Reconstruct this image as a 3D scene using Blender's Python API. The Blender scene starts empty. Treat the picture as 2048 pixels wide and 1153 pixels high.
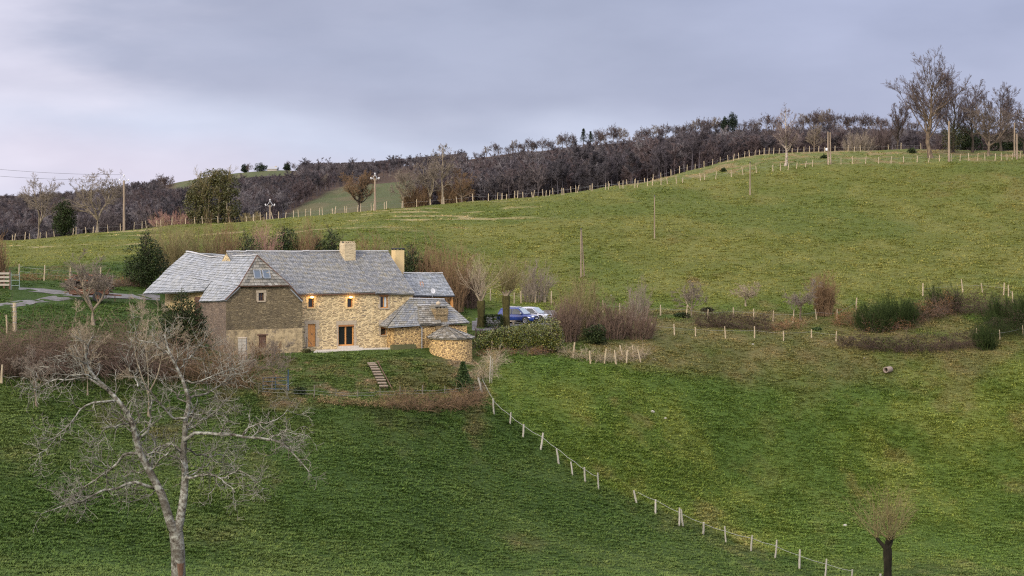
import bpy, bmesh, math
import numpy as np
from mathutils import Vector, Matrix
R = math.radians
scene = bpy.context.scene
col = scene.collection

# ------------------------------------------------------------------ camera
F, HY, PW, PH = 4000.0, 440.0, 2048.0, 1153.0      # focal length and horizon row, in photo pixels
cd = bpy.data.cameras.new('camera'); cam = bpy.data.objects.new('camera', cd); col.objects.link(cam)
cam.location = (0, 0, 0); cam.rotation_euler = (R(90), 0, 0)
cd.sensor_fit = 'HORIZONTAL'; cd.sensor_width = 36.0; cd.lens = 36.0 * F / PW
cd.shift_y = -(PH / 2 - HY) / PW
cd.clip_start = 0.5; cd.clip_end = 20000
scene.camera = cam
scene.render.engine = 'CYCLES'
scene.cycles.use_denoising = False
scene.cycles.max_bounces = 5; scene.cycles.diffuse_bounces = 3; scene.cycles.glossy_bounces = 2
scene.cycles.volume_bounces = 0
scene.cycles.filter_width = 1.2
scene.cycles.sample_clamp_indirect = 4.0

# ------------------------------------------------------------------ light
scene.view_settings.view_transform = 'Standard'; scene.view_settings.look = 'None'
scene.view_settings.exposure = EXPOSURE = 0.55; scene.view_settings.gamma = 1.0
SUN_EL, SUN_AZ = 26.0, -152.0                      # azimuth clockwise from +Y: behind the camera, to its left
sd = bpy.data.lights.new('sun', 'SUN'); so = bpy.data.objects.new('sun', sd); col.objects.link(so)
sd.energy = 1.5; sd.angle = R(14); sd.color = (1.0, 0.90, 0.73)
tosun = Vector((math.sin(R(SUN_AZ)) * math.cos(R(SUN_EL)), math.cos(R(SUN_AZ)) * math.cos(R(SUN_EL)), math.sin(R(SUN_EL))))
so.rotation_euler = tosun.to_track_quat('Z', 'Y').to_euler(); so.location = (-60, -60, 80)

world = bpy.data.worlds.new('World'); scene.world = world; world.use_nodes = True
def make_world():
    nt = world.node_tree; nt.nodes.clear(); N = nt.nodes.new; Lk = nt.links.new
    out = N('ShaderNodeOutputWorld'); bg = N('ShaderNodeBackground'); bg.inputs[1].default_value = 0.1
    Lk(bg.outputs[0], out.inputs[0])
    sky = N('ShaderNodeTexSky'); sky.sky_type = 'NISHITA'; sky.sun_disc = False
    sky.sun_elevation = R(SUN_EL); sky.sun_rotation = R(SUN_AZ)
    tc = N('ShaderNodeTexCoord'); sep = N('ShaderNodeSeparateXYZ'); Lk(tc.outputs['Generated'], sep.inputs[0])
    def math_(op, a, b=None):
        m = N('ShaderNodeMath'); m.operation = op
        for i, v in enumerate((a, b)):
            if v is None: continue
            if isinstance(v, (int, float)): m.inputs[i].default_value = v
            else: Lk(v, m.inputs[i])
        return m.outputs[0]
    def noise(scale, sx, sy, sz, det=5, off=0.0):
        mp = N('ShaderNodeMapping'); mp.inputs['Scale'].default_value = (sx, sy, sz); mp.inputs['Location'].default_value = (off, off * .7, off * .3)
        Lk(tc.outputs['Generated'], mp.inputs[0])
        n = N('ShaderNodeTexNoise'); n.inputs['Scale'].default_value = scale; n.inputs['Detail'].default_value = det; n.inputs['Roughness'].default_value = .5
        Lk(mp.outputs[0], n.inputs['Vector']); return n.outputs['Fac']
    def ramp(fac, pts, interp='EASE'):
        r = N('ShaderNodeValToRGB'); r.color_ramp.interpolation = interp
        el = r.color_ramp.elements
        while len(el) < len(pts): el.new(.5)
        for e, (p, c) in zip(el, pts): e.position = p; e.color = (*c, 1)
        Lk(fac, r.inputs[0]); return r.outputs[0]
    def mix(fac, a, b, bt='MIX'):
        m = N('ShaderNodeMix'); m.data_type = 'RGBA'; m.blend_type = bt
        for s, v in (('Factor', fac), ('A', a), ('B', b)):
            i = [x for x in m.inputs if x.name == s and (x.type == 'RGBA' or s == 'Factor')][0]
            if isinstance(v, (int, float)): i.default_value = v
            elif isinstance(v, tuple): i.default_value = (*v, 1)
            else: Lk(v, i)
        return [o for o in m.outputs if o.type == 'RGBA'][0]
    # elevation in units where 0.11 is the top of the frame
    z = sep.outputs['Z']; x = sep.outputs['X']; y = sep.outputs['Y']
    wob = math_('ADD', z, math_('MULTIPLY', math_('SUBTRACT', noise(5, 1, 1, 2.2, 3), .5), .055))
    layer = ramp(math_('MULTIPLY', wob, 9.0), [(0.00, SKY[0]), (0.17, SKY[1]), (0.38, SKY[2]), (0.60, SKY[3]), (1.0, SKY[4])])
    layer = mix(ramp(x, [(0.02, (0, 0, 0)), (0.17, (1, 1, 1))]), layer, SKY[6])
    # brighter, pinker gap in the cloud towards the left, streaky
    left = ramp(math_('ADD', math_('MULTIPLY', x, -2.2), math_('MULTIPLY', math_('SUBTRACT', noise(7, 1, 1, 3.5, 5, 3.1), .5), .9)),
                [(0.0, (0, 0, 0)), (0.25, (.12, .12, .12)), (0.62, (1, 1, 1))])
    c1 = mix(math_('MULTIPLY', left, .75), layer, SKY[5])
    soft = noise(11, 1, 1, 3.0, 6, 7.7)
    c2 = mix(1.0, c1, ramp(soft, [(.3, (.90, .905, .92)), (.7, (1.09, 1.085, 1.07))], 'LINEAR'), 'MULTIPLY')
    # the overcast dome above and behind the camera is far brighter than the band at the horizon
    up = ramp(math_('MULTIPLY', z, 1.0), [(0.12, (1, 1, 1)), (0.5, DOME), (1.0, DOME)], 'LINEAR')
    c3 = mix(1.0, c2, up, 'MULTIPLY')
    back = ramp(math_('MULTIPLY', y, -1.0), [(0.0, (1, 1, 1)), (0.9, (1.9, 1.8, 1.55))], 'LINEAR')
    c4 = mix(1.0, c3, back, 'MULTIPLY')
    clouds = mix(1.0, c4, (10, 10, 10), 'MULTIPLY')
    Lk(mix(.93, sky.outputs[0], clouds), bg.inputs[0])
SKY = [(.40, .43, .56), (.49, .465, .575), (.41, .445, .575), (.280, .301, .418), (.258, .277, .385), (.585, .56, .665), (.285, .306, .438)]
DOME = (2.85, 2.75, 2.4)
make_world()

# ------------------------------------------------------------------ object helpers
def tag(o, label=None, cat=None, group=None, kind=None):
    for k, v in (('label', label), ('category', cat), ('group', group), ('kind', kind)):
        if v: o[k] = v
    return o
def thing(name, label, cat, loc=(0, 0, 0), rz=0.0, group=None):
    o = bpy.data.objects.new(name, None); col.objects.link(o)
    o.location = loc; o.rotation_euler = (0, 0, rz); o.empty_display_size = .3
    return tag(o, label, cat, group)
def mesh_np(name, verts, faces, mat=None, smooth=False, cols=None):
    """verts (N,3); faces: list of (M,k) int arrays"""
    me = bpy.data.meshes.new(name)
    verts = np.asarray(verts, np.float32)
    faces = [np.asarray(f, np.int32) for f in faces if len(f)]
    me.vertices.add(len(verts)); me.vertices.foreach_set('co', verts.ravel())
    li = np.concatenate([f.ravel() for f in faces]); tot = np.concatenate([np.full(len(f), f.shape[1], np.int32) for f in faces])
    st = np.concatenate([[0], np.cumsum(tot)[:-1]]).astype(np.int32)
    me.loops.add(len(li)); me.loops.foreach_set('vertex_index', li)
    me.polygons.add(len(tot)); me.polygons.foreach_set('loop_start', st); me.polygons.foreach_set('loop_total', tot)
    me.polygons.foreach_set('use_smooth', np.full(len(tot), bool(smooth)))
    if cols is not None:
        a = me.color_attributes.new('zone', 'FLOAT_COLOR', 'POINT'); c = np.ones((len(verts), 4), np.float32); c[:, :3] = cols
        a.data.foreach_set('color', c.ravel())
    me.update(calc_edges=True); me.validate()
    if mat: me.materials.append(mat)
    return me
def link(name, me, parent=None, loc=(0, 0, 0)):
    o = bpy.data.objects.new(name, me); col.objects.link(o); o.location = loc
    if parent: o.parent = parent
    return o
def copy_tree(o, parent=None):
    c = o.copy(); col.objects.link(c); c.parent = parent
    for ch in o.children: copy_tree(ch, c)
    return c
class MB:
    def __init__(s): s.v = []; s.f = {}; s.n = 0
    def add(s, v, *faces):
        v = np.asarray(v, float).reshape(-1, 3); s.v.append(v)
        for f in faces:
            f = np.asarray(f, int)
            if f.ndim == 1: f = f[None]
            s.f.setdefault(f.shape[1], []).append(f + s.n)
        s.n += len(v); return s
    def box(s, a, b, M=None):
        (x0, y0, z0), (x1, y1, z1) = a, b
        v = np.array([(x0, y0, z0), (x1, y0, z0), (x1, y1, z0), (x0, y1, z0), (x0, y0, z1), (x1, y0, z1), (x1, y1, z1), (x0, y1, z1)], float)
        if M is not None: v = v @ np.array(M.to_3x3()).T + np.array(M.translation)
        return s.add(v, [(0, 3, 2, 1), (4, 5, 6, 7), (0, 1, 5, 4), (1, 2, 6, 5), (2, 3, 7, 6), (3, 0, 4, 7)])
    def bar(s, p, q, w, h=None):
        p = Vector(p); q = Vector(q); d = q - p; h = h or w
        M = Matrix.Translation(p) @ d.to_track_quat('X', 'Z').to_matrix().to_4x4()
        return s.box((0, -w / 2, -h / 2), (d.length, w / 2, h / 2), M)
    def tube(s, pts, rad, k=8, cap=True):
        pts = np.asarray(pts, float); n = len(pts); rad = np.broadcast_to(np.asarray(rad, float), (n,))
        v, f = tubes_np(pts[None], rad[None], k); s.add(v, f)
        if cap:
            b = s.n - n * k
            for o, rev in ((0, 1), ((n - 1) * k, 0)):
                idx = list(range(o, o + k)); idx = idx[::-1] if rev else idx
                s.f.setdefault(k, []).append(np.array([idx]) + b)
        return s
    def lathe(s, prof, k=24, c=(0, 0, 0)):
        prof = np.asarray(prof, float); a = np.linspace(0, 2 * np.pi, k, endpoint=False)
        v = np.stack([np.outer(prof[:, 0], np.cos(a)), np.outer(prof[:, 0], np.sin(a)), np.repeat(prof[:, 1][:, None], k, 1)], -1).reshape(-1, 3) + np.array(c)
        f = [(i * k + j, i * k + (j + 1) % k, (i + 1) * k + (j + 1) % k, (i + 1) * k + j) for i in range(len(prof) - 1) for j in range(k)]
        return s.add(v, f)
    def prism(s, poly, ext):
        poly = np.asarray(poly, float); n = len(poly); ext = np.asarray(ext, float)
        s.add(np.vstack([poly, poly + ext]), list(range(n))[::-1])
        b = s.n - 2 * n
        s.f.setdefault(n, []).append(np.array([list(range(n, 2 * n))]) + b)
        s.f.setdefault(4, []).append(np.array([(i, (i + 1) % n, n + (i + 1) % n, n + i) for i in range(n)]) + b)
        return s
    def mesh(s, name, mat, smooth=False):
        return mesh_np(name, np.vstack(s.v), [np.vstack(f) for f in s.f.values()], mat, smooth)
    def build(s, name, mat, parent=None, smooth=False, loc=(0, 0, 0)):
        return link(name, s.mesh(name, mat, smooth), parent, loc)
def norm(a): return a / np.maximum(np.linalg.norm(a, axis=-1, keepdims=True), 1e-9)
def tubes_np(P, Rd, k):
    """P (B,n,3), Rd (B,n) -> verts, quads"""
    B, n, _ = P.shape
    T = np.empty_like(P); T[:, 1:-1] = P[:, 2:] - P[:, :-2]; T[:, 0] = P[:, 1] - P[:, 0]; T[:, -1] = P[:, -1] - P[:, -2]
    T = norm(T); m = norm(T.mean(1)); ref = np.where(np.abs(m[:, 2:3]) < .8, np.array([[0, 0, 1.]]), np.array([[1., 0, 0]]))[:, None, :]
    U = norm(np.cross(T, ref)); V = np.cross(T, U)
    a = np.linspace(0, 2 * np.pi, k, endpoint=False)
    v = P[:, :, None, :] + Rd[:, :, None, None] * (np.cos(a)[None, None, :, None] * U[:, :, None, :] + np.sin(a)[None, None, :, None] * V[:, :, None, :])
    idx = np.arange(B * n * k).reshape(B, n, k); nx = np.roll(idx, -1, 2)
    f = np.stack([idx[:, :-1], nx[:, :-1], nx[:, 1:], idx[:, 1:]], -1).reshape(-1, 4)
    return v.reshape(-1, 3), f

# ------------------------------------------------------------------ materials
def M_(name): return bpy.data.materials.new(name)
class NT:
    def __init__(s, name, rough=.8, spec=.3):
        s.m = M_(name); s.m.use_nodes = True; s.t = s.m.node_tree; s.b = s.t.nodes['Principled BSDF']
        s.b.inputs['Roughness'].default_value = rough; s.b.inputs['Specular IOR Level'].default_value = spec
    def n(s, t, **kw):
        x = s.t.nodes.new(t)
        for k, v in kw.items(): setattr(x, k, v)
        return x
    def lk(s, a, b): s.t.links.new(a, b)
    def put(s, sock, v):
        if isinstance(v, (int, float)): sock.default_value = v
        elif isinstance(v, tuple): sock.default_value = (*v, 1) if len(v) == 3 and sock.type == 'RGBA' else v
        else: s.lk(v, sock)
    def coord(s, scale=(1, 1, 1), kind='Object'):
        tc = s.n('ShaderNodeTexCoord'); mp = s.n('ShaderNodeMapping'); mp.inputs['Scale'].default_value = scale
        s.lk(tc.outputs[kind], mp.inputs[0]); return mp.outputs[0]
    def wcoord(s, scale=(1, 1, 1)):
        g = s.n('ShaderNodeNewGeometry'); mp = s.n('ShaderNodeMapping'); mp.inputs['Scale'].default_value = scale
        s.lk(g.outputs['Position'], mp.inputs[0]); return mp.outputs[0]
    def noise(s, vec, scale, det=4, rough=.55):
        n = s.n('ShaderNodeTexNoise'); n.inputs['Scale'].default_value = scale; n.inputs['Detail'].default_value = det; n.inputs['Roughness'].default_value = rough
        s.lk(vec, n.inputs['Vector']); return n.outputs['Fac']
    def ramp(s, fac, pts, interp='LINEAR'):
        r = s.n('ShaderNodeValToRGB'); r.color_ramp.interpolation = interp; el = r.color_ramp.elements
        while len(el) < len(pts): el.new(.5)
        for e, (p, c) in zip(el, pts):
            e.position = p; e.color = (*c, 1) if isinstance(c, tuple) else (c, c, c, 1)
        s.put(r.inputs[0], fac); return r.outputs[0]
    def mix(s, fac, a, b, bt='MIX'):
        m = s.n('ShaderNodeMix', data_type='RGBA', blend_type=bt)
        s.put(m.inputs[0], fac); s.put(m.inputs[6], a); s.put(m.inputs[7], b); return m.outputs[2]
    def math(s, op, a, b=0.0):
        m = s.n('ShaderNodeMath', operation=op); s.put(m.inputs[0], a); s.put(m.inputs[1], b); return m.outputs[0]
    def island(s): return s.n('ShaderNodeNewGeometry').outputs['Random Per Island']
    def base(s, c): s.put(s.b.inputs['Base Color'], c); return s
    def bump(s, h, dist=.02, strength=1.0):
        b = s.n('ShaderNodeBump'); b.inputs['Distance'].default_value = dist; b.inputs['Strength'].default_value = strength
        s.put(b.inputs['Height'], h); s.lk(b.outputs[0], s.b.inputs['Normal']); return s

def plain(name, c, rough=.6, metal=0.0, var=.15, scale=6):
    t = NT(name, rough); n = t.noise(t.coord(), scale)
    t.base(t.mix(n, tuple(x * (1 - var) for x in c), tuple(x * (1 + var) for x in c))); t.b.inputs['Metallic'].default_value = metal
    return t.m
def bark(name, c0, c1, c2=None, scale=3, zs=.35):
    t = NT(name, .9, .15); v = t.coord((1, 1, zs)); n = t.noise(v, scale, 5, .65)
    pts = [(.35, c0), (.62, c1)] + ([(.72, c2)] if c2 else [])
    t.base(t.ramp(n, pts)).bump(t.noise(v, scale * 4, 3), .03); return t.m
def leafmat(name, cs, rough=.55, spec=.35):
    t = NT(name, rough, spec); r = t.island(); k = len(cs)
    t.base(t.ramp(r, [((i + .5) / k, c) for i, c in enumerate(cs)])); return t.m
def twig(name, c0, c1):
    t = NT(name, .9, .1); t.base(t.mix(t.island(), c0, c1)); return t.m

def stone(name, mortar, stones, scale=(2.6, 2.6, 8.5), edge=(.03, .10), jitter=.25, dirt=None, bump=.04):
    """Rubble stone laid in rough courses: warped Voronoi cells with pale mortar between them."""
    t = NT(name, .9, .15); co = t.coord()
    nz = t.n('ShaderNodeTexNoise'); nz.inputs['Scale'].default_value = 1.7; nz.inputs['Detail'].default_value = 3; t.lk(co, nz.inputs['Vector'])
    w = t.n('ShaderNodeVectorMath', operation='SCALE'); t.lk(nz.outputs['Color'], w.inputs[0]); w.inputs['Scale'].default_value = jitter
    ad = t.n('ShaderNodeVectorMath', operation='ADD'); t.lk(co, ad.inputs[0]); t.lk(w.outputs[0], ad.inputs[1])
    mp = t.n('ShaderNodeMapping'); mp.inputs['Scale'].default_value = scale; t.lk(ad.outputs[0], mp.inputs[0])
    e = t.n('ShaderNodeTexVoronoi', feature='DISTANCE_TO_EDGE'); c = t.n('ShaderNodeTexVoronoi', feature='F1')
    for q in (e, c): t.lk(mp.outputs[0], q.inputs['Vector']); q.inputs['Scale'].default_value = 1.0; q.inputs['Randomness'].default_value = .85
    sx = t.n('ShaderNodeSeparateColor'); t.lk(c.outputs['Color'], sx.inputs[0])
    k = len(stones); sc = t.ramp(sx.outputs[0], [((i + .5) / k, x) for i, x in enumerate(stones)], 'LINEAR')
    fine = t.noise(co, 14, 4, .6); sc = t.mix(.55, sc, t.ramp(fine, [(.3, .25), (.75, .95)]), 'OVERLAY')
    m = t.ramp(e.outputs['Distance'], [(edge[0], 0.0), (edge[1], 1.0)])
    cc = t.mix(m, t.mix(t.noise(co, 2.2), tuple(x * .85 for x in mortar), tuple(min(1, x * 1.12) for x in mortar)), sc)
    if dirt:
        d = t.ramp(t.noise(t.coord((.5, .5, .22)), 1.6, 5, .6), [(.46, 0.0), (.66, .75)]); cc = t.mix(d, cc, dirt)
    t.base(cc); t.bump(t.math('ADD', m, t.math('MULTIPLY', fine, .5)), bump); return t.m
# ------------------------------------------------------------------ terrain
rng0 = np.random.default_rng(7)
def vnoise(x, y, seed=0):
    xi = np.floor(x).astype(np.int64); yi = np.floor(y).astype(np.int64); fx = x - xi; fy = y - yi
    fx = fx * fx * (3 - 2 * fx); fy = fy * fy * (3 - 2 * fy)
    def h(a, b):
        n = (a * 374761393 + b * 668265263 + seed * 1442695041) & 0xffffffff
        n = ((n ^ (n >> 13)) * 1274126177) & 0xffffffff
        return ((n ^ (n >> 16)) & 0xffff) / 65535.0
    return (h(xi, yi) * (1 - fx) + h(xi + 1, yi) * fx) * (1 - fy) + (h(xi, yi + 1) * (1 - fx) + h(xi + 1, yi + 1) * fx) * fy
def fbm(x, y, s, oct=4, seed=0, g=.5):
    o = 0; a = 1; t = 0
    for i in range(oct): o = o + a * vnoise(x / s * 2 ** i + 17.3 * i, y / s * 2 ** i - 9.1 * i, seed + i); t += a; a *= g
    return o / t
# relief as sight-line profiles: photo column -> (distance, row at which the ground is seen there)
COLS = {
 -400: [(47,1232),(80,1218),(105,1150),(150,755),(165,640),(180,600),(195,555),(328,490),(360,512),(440,535),(700,500),(1200,465),(2200,415),(3000,398),(5000,400)],
 0:    [(47,1232),(80,1218),(105,1150),(150,762),(165,650),(180,604),(195,560),(328,482),(360,505),(440,530),(700,500),(1200,460),(2200,410),(3000,394),(5000,400)],
 300:  [(47,1232),(80,1218),(112,1152),(158,775),(170,690),(180,640),(194,597),(210,560),(225,525),(325,456),(355,470),(430,495),(600,480),(900,440),(1500,390),(1800,376),(2600,395),(5000,400)],
 450:  [(47,1232),(80,1218),(114,1152),(162,785),(171,745),(181,714),(186,703),(196,680),(205,630),(225,540),(325,445),(355,458),(430,480),(560,470),(750,440),(1000,400),(1400,358),(1600,344),(2000,352),(4000,390)],
 600:  [(47,1232),(80,1220),(118,1152),(165,793),(172,750),(181,713),(186,702),(200,676),(212,610),(232,510),(325,433),(355,448),(420,465),(520,455),(650,425),(850,385),(1200,355),(1500,343),(2000,352),(4000,390)],
 780:  [(47,1232),(80,1225),(122,1152),(150,925),(165,812),(172,762),(180,716),(186,702),(200,676),(212,612),(234,505),(325,413),(355,428),(420,445),(520,430),(650,400),(850,370),(1100,347),(1250,342),(1700,352),(4000,390)],
 960:  [(47,1232),(80,1232),(110,1198),(130,1145),(150,990),(165,872),(176,785),(184,722),(190,702),(205,664),(215,641),(226,615),(240,565),(262,500),(325,396),(355,410),(420,425),(520,415),(700,380),(950,340),(1150,318),(1400,327),(4000,380)],
 1200: [(47,1232),(80,1235),(110,1215),(140,1120),(162,975),(175,845),(190,735),(197,690),(215,645),(222,615),(245,555),(270,482),(330,372),(360,385),(420,398),(520,385),(750,340),(980,300),(1100,288),(1400,300),(4000,380)],
 1500: [(47,1232),(80,1238),(115,1222),(145,1165),(160,1098),(172,1000),(184,850),(203,700),(208,672),(217,652),(225,622),(240,565),(265,500),(315,392),(345,334),(365,319),(385,304),(430,318),(520,315),(750,290),(950,268),(1050,263),(1400,280),(4000,380)],
 1800: [(47,1232),(80,1238),(115,1225),(140,1175),(152,1140),(172,1000),(188,850),(206,706),(211,680),(216,660),(226,612),(240,568),(265,500),(315,380),(345,319),(372,300),(430,312),(520,308),(750,285),(900,268),(980,264),(1300,280),(4000,380)],
 2048: [(47,1232),(80,1238),(115,1225),(140,1185),(155,1150),(172,1000),(188,850),(205,705),(213,665),(220,640),(230,590),(262,500),(315,365),(345,310),(372,300),(420,316),(520,312),(750,290),(900,277),(1300,290),(4000,380)],
 2500: [(47,1232),(80,1238),(115,1225),(140,1185),(155,1150),(172,1000),(188,850),(205,700),(213,660),(220,635),(230,585),(262,490),(315,355),(345,300),(372,296),(420,316),(520,312),(750,290),(900,277),(1300,290),(4000,380)],
}
LPX = np.arange(-400, 2501, 10.0); LLD = np.linspace(math.log(40), math.log(5500), 640)
def build_lut():
    xs = np.array(sorted(COLS)); prof = np.array([np.interp(LLD, np.log([p[0] for p in COLS[c]]), [p[1] for p in COLS[c]]) for c in xs])
    lut = np.array([np.interp(LPX, xs, prof[:, j]) for j in range(len(LLD))]).T           # (px, lnd)
    def blur(a, s, ax):
        r = int(3 * s); k = np.exp(-.5 * (np.arange(-r, r + 1) / s) ** 2); k /= k.sum()
        p = [(0, 0), (0, 0)]; p[ax] = (r, r); q = np.pad(a, p, mode='edge')
        return np.apply_along_axis(lambda m: np.convolve(m, k, 'valid'), ax, q)
    return blur(blur(lut, 5.0, 0), 3.2, 1)
LUT = build_lut()
def lut_py(px, d):
    i = np.clip((px - LPX[0]) / 10.0, 0, len(LPX) - 1.001); j = np.clip((np.log(np.maximum(d, 1e-3)) - LLD[0]) / (LLD[1] - LLD[0]), 0, len(LLD) - 1.001)
    i0 = i.astype(int); j0 = j.astype(int); a = i - i0; b = j - j0
    return (LUT[i0, j0] * (1 - a) + LUT[i0 + 1, j0] * a) * (1 - b) + (LUT[i0, j0 + 1] * (1 - a) + LUT[i0 + 1, j0 + 1] * a) * b
# the farm buildings' own axes: u along the front, v away from the camera
TH = R(30); OX, OY = (605 - 1024) / F * 186.0, 186.0; AX, AY, BX, BY = math.cos(TH), math.sin(TH), -math.sin(TH), math.cos(TH)
ZT = (HY - 702) / F * 186.0
def uv_of(x, y): return (x - OX) * AX + (y - OY) * AY, (x - OX) * BX + (y - OY) * BY
def sstep(a, b, x): t = np.clip((x - a) / (b - a), 0, 1); return t * t * (3 - 2 * t)
def height(x, y):
    x = np.asarray(x, float); y = np.asarray(y, float)
    d = np.maximum(y, 2.0); px = 1024 + F * x / d
    z = (HY - lut_py(px, np.maximum(d, 41))) / F * d
    near = -1.7 - .160 * d; w = sstep(38, 60, d); z = near * (1 - w) + z * w
    z = z + ((fbm(x, y, 9, 3, 3) - .5) * .8 + (fbm(x * .7 + y * .5, y, 24, 2, 13) - .5) * 1.3 * sstep(236, 262, d)) * sstep(60, 110, d) * (1 - sstep(500, 900, d)) + (fbm(x, y, 60, 3, 5) - .5) * 6.0 * sstep(450, 800, d)
    u, v = uv_of(x, y)
    fr_ = 3.6 * sstep(7.0, 12.0, u)
    m = sstep(-9.5, -7.5, u) * (1 - sstep(12.5, 17.0, u)) * sstep(-7.8, -5.2, v - fr_) * (1 - sstep(11.0, 13.0, v))
    z = z - .9 * np.exp(-(((u - 15.2) / 3.0) ** 2 + ((v + 6.0) / 2.6) ** 2))
    cap = ZT - .12 - .15 * np.maximum(-v - 1.2, 0); k = sstep(4.0, 6.5, u) * (1 - sstep(16.5, 19, u)) * sstep(-8.5, -6.0, v) * (1 - sstep(-.5, .3, v)); z = z * (1 - k) + np.minimum(z, cap) * k
    return z * (1 - m) + (ZT - .02 - .012 * np.maximum(-v, 0)) * m
DS = np.concatenate([np.arange(47, 345, .25), 345 * 1.004 ** np.arange(0, 600)])
def G(px, py, dmin=47, dmax=1e9):
    """first ground point seen at a photo pixel"""
    ds = DS[(DS >= dmin) & (DS <= dmax)]; x = (px - 1024) / F * ds; r = HY - height(x, ds) * F / ds
    hit = np.nonzero(r <= py)[0]
    i = hit[0] if len(hit) else int(np.argmin(r)); d = ds[i]
    return float((px - 1024) / F * d), float(d), float(height(np.array([(px - 1024) / F * d]), np.array([d]))[0])
def gz(x, y): return float(height(np.array([x]), np.array([y]))[0])
def at(px, d):
    x = (px - 1024) / F * d; return x, d, gz(x, d)
def fence_px(py): return np.interp(py, [700, 785, 815, 867, 893, 915, 960, 975, 1002, 1057, 1098, 1150, 1250], [930, 962, 988, 1047, 1081, 1117, 1172, 1196, 1272, 1405, 1500, 1690, 2050])

def zone_color(x, y):
    """albedo of the turf, by where one stands"""
    d = np.maximum(y, 2.0); px = 1024 + F * x / d; py = HY - height(x, y) * F / d
    n1 = fbm(x, y * .6, 12, 4, 11); n2 = fbm(x, y * .6, 3.2, 4, 21, .6); n3 = fbm(x, y * .7, 1.3, 3, 31, .6); n4 = fbm(x, y * .45, 4.5, 5, 41, .62); n5 = fbm(x, y * .5, 26, 3, 61)
    def lerp(a, b, t): return a * (1 - t)[:, None] + np.asarray(b)[None] * t[:, None]
    C = lambda *c: np.tile(np.array(c, float), (len(x), 1))
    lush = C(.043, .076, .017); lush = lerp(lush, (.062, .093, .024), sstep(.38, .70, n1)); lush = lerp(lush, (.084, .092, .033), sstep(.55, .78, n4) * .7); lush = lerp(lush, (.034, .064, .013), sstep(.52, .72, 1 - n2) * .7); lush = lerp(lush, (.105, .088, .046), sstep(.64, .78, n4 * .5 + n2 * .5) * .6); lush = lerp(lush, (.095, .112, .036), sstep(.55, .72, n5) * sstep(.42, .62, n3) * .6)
    right = C(.076, .116, .022); right = lerp(right, (.122, .152, .034), sstep(.38, .68, n4)); right = lerp(right, (.155, .138, .054), sstep(.56, .72, n2 * .7 + n4 * .3) * .6)
    right = lerp(right, (.060, .104, .023), sstep(.50, .66, 1 - n1) * .6)
    up = C(.116, .130, .032); up = lerp(up, (.146, .152, .043), sstep(.38, .66, n4)); up = lerp(up, (.150, .135, .048), sstep(.56, .72, n2 * .5 + n5 * .5) * .6); up = lerp(up, (.082, .114, .026), sstep(.50, .68, 1 - n1) * .6)
    up = lerp(up, (.150, .112, .060), sstep(.60, .76, n2) * sstep(.45, .6, n5) * (1 - sstep(230, 262, d)) * .8)
    strip = C(.130, .150, .048); strip = lerp(strip, (.22, .18, .09), sstep(.48, .65, n2))
    rough = C(.115, .095, .045); rough = lerp(rough, (.17, .125, .065), sstep(.45, .65, n2)); rough = lerp(rough, (.05, .075, .020), sstep(.50, .62, n1))
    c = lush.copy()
    c = lerp_arr(c, right, sstep(-6, 25, px - fence_px(py) + (n2 - .5) * 40) * sstep(150, 158, d))
    # rough strip along the right-hand hedge bank and its foot
    hb = sstep(-30, -5, py - 640 + (n2 - .5) * 30) * (1 - sstep(690, 775, py + (n1 - .5) * 190)) * sstep(990, 1080, px) * sstep(190, 196, d) * (1 - sstep(236, 242, d))
    c = lerp_arr(c, rough, hb * .62 * sstep(.30, .55, n4 * .5 + n2 * .5 + .08))
    c = lerp_arr(c, up, sstep(222, 236, d))
    st = sstep(.66, .72, fbm(x * .35, y * .9, 2.6, 3, 91)) * sstep(268, 285, d) * (1 - sstep(318, 326, d)) * (1 - sstep(960, 1150, px)); c = lerp_arr(c, np.array([[.30, .255, .135]]), st * .9)
    gb = sstep(712, 722, py) * (1 - sstep(800, 822, py + (n2 - .5) * 20)) * sstep(505, 540, px) * (1 - sstep(965, 985, px)) * sstep(150, 160, d)
    bank = C(.088, .090, .034); bank = lerp(bank, (.060, .088, .022), sstep(.40, .56, n2)); bank = lerp(bank, (.165, .120, .075), sstep(.52, .64, n4 * .6 + n3 * .4) * .85)
    c = lerp_arr(c, bank, gb)
    dark = C(.030, .042, .012); dk = sstep(795, 815, py) * (1 - sstep(835, 900, py)) * sstep(690, 760, px) * (1 - sstep(900, 975, px)) * sstep(.44, .6, n3) * (d < 190)
    c = lerp_arr(c, dark, dk * .8)
    c = lerp_arr(c, strip, sstep(1150, 1260, px) * sstep(338, 347, d) * (1 - sstep(388, 400, d)))
    wood = C(.060, .045, .036); wood = lerp(wood, (.09, .06, .045), n2)
    c = lerp_arr(c, wood, sstep(392, 420, d) * (px > 900) + sstep(338, 350, d) * (px <= 900))
    mead = C(.085, .098, .046); mead = lerp(mead, (.115, .105, .058), sstep(.5, .7, n1))
    mk = meadow(px, d); c = lerp_arr(c, mead, mk)
    return np.clip(c * (.88 + .24 * n3)[:, None], 0, 1)
def lerp_arr(a, b, t): t = np.clip(t, 0, 1)[:, None]; return a * (1 - t) + b * t
def meadow(px, d):
    a = sstep(455, 480, d) * (1 - sstep(880, 905, d)) * sstep(480, 540, px) * (1 - sstep(800, 860, px)) * (1 - sstep(0, 40, d - (520 + (px - 500) * 1.75)))
    b = sstep(1230, 1300, d) * sstep(335, 360, px) * (1 - sstep(560, 600, px))
    e = sstep(395, 420, d) * (1 - sstep(520, 560, d)) * sstep(1755, 1780, px) * (1 - sstep(1850, 1870, px))
    return np.clip(a + b + e, 0, 1)

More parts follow.
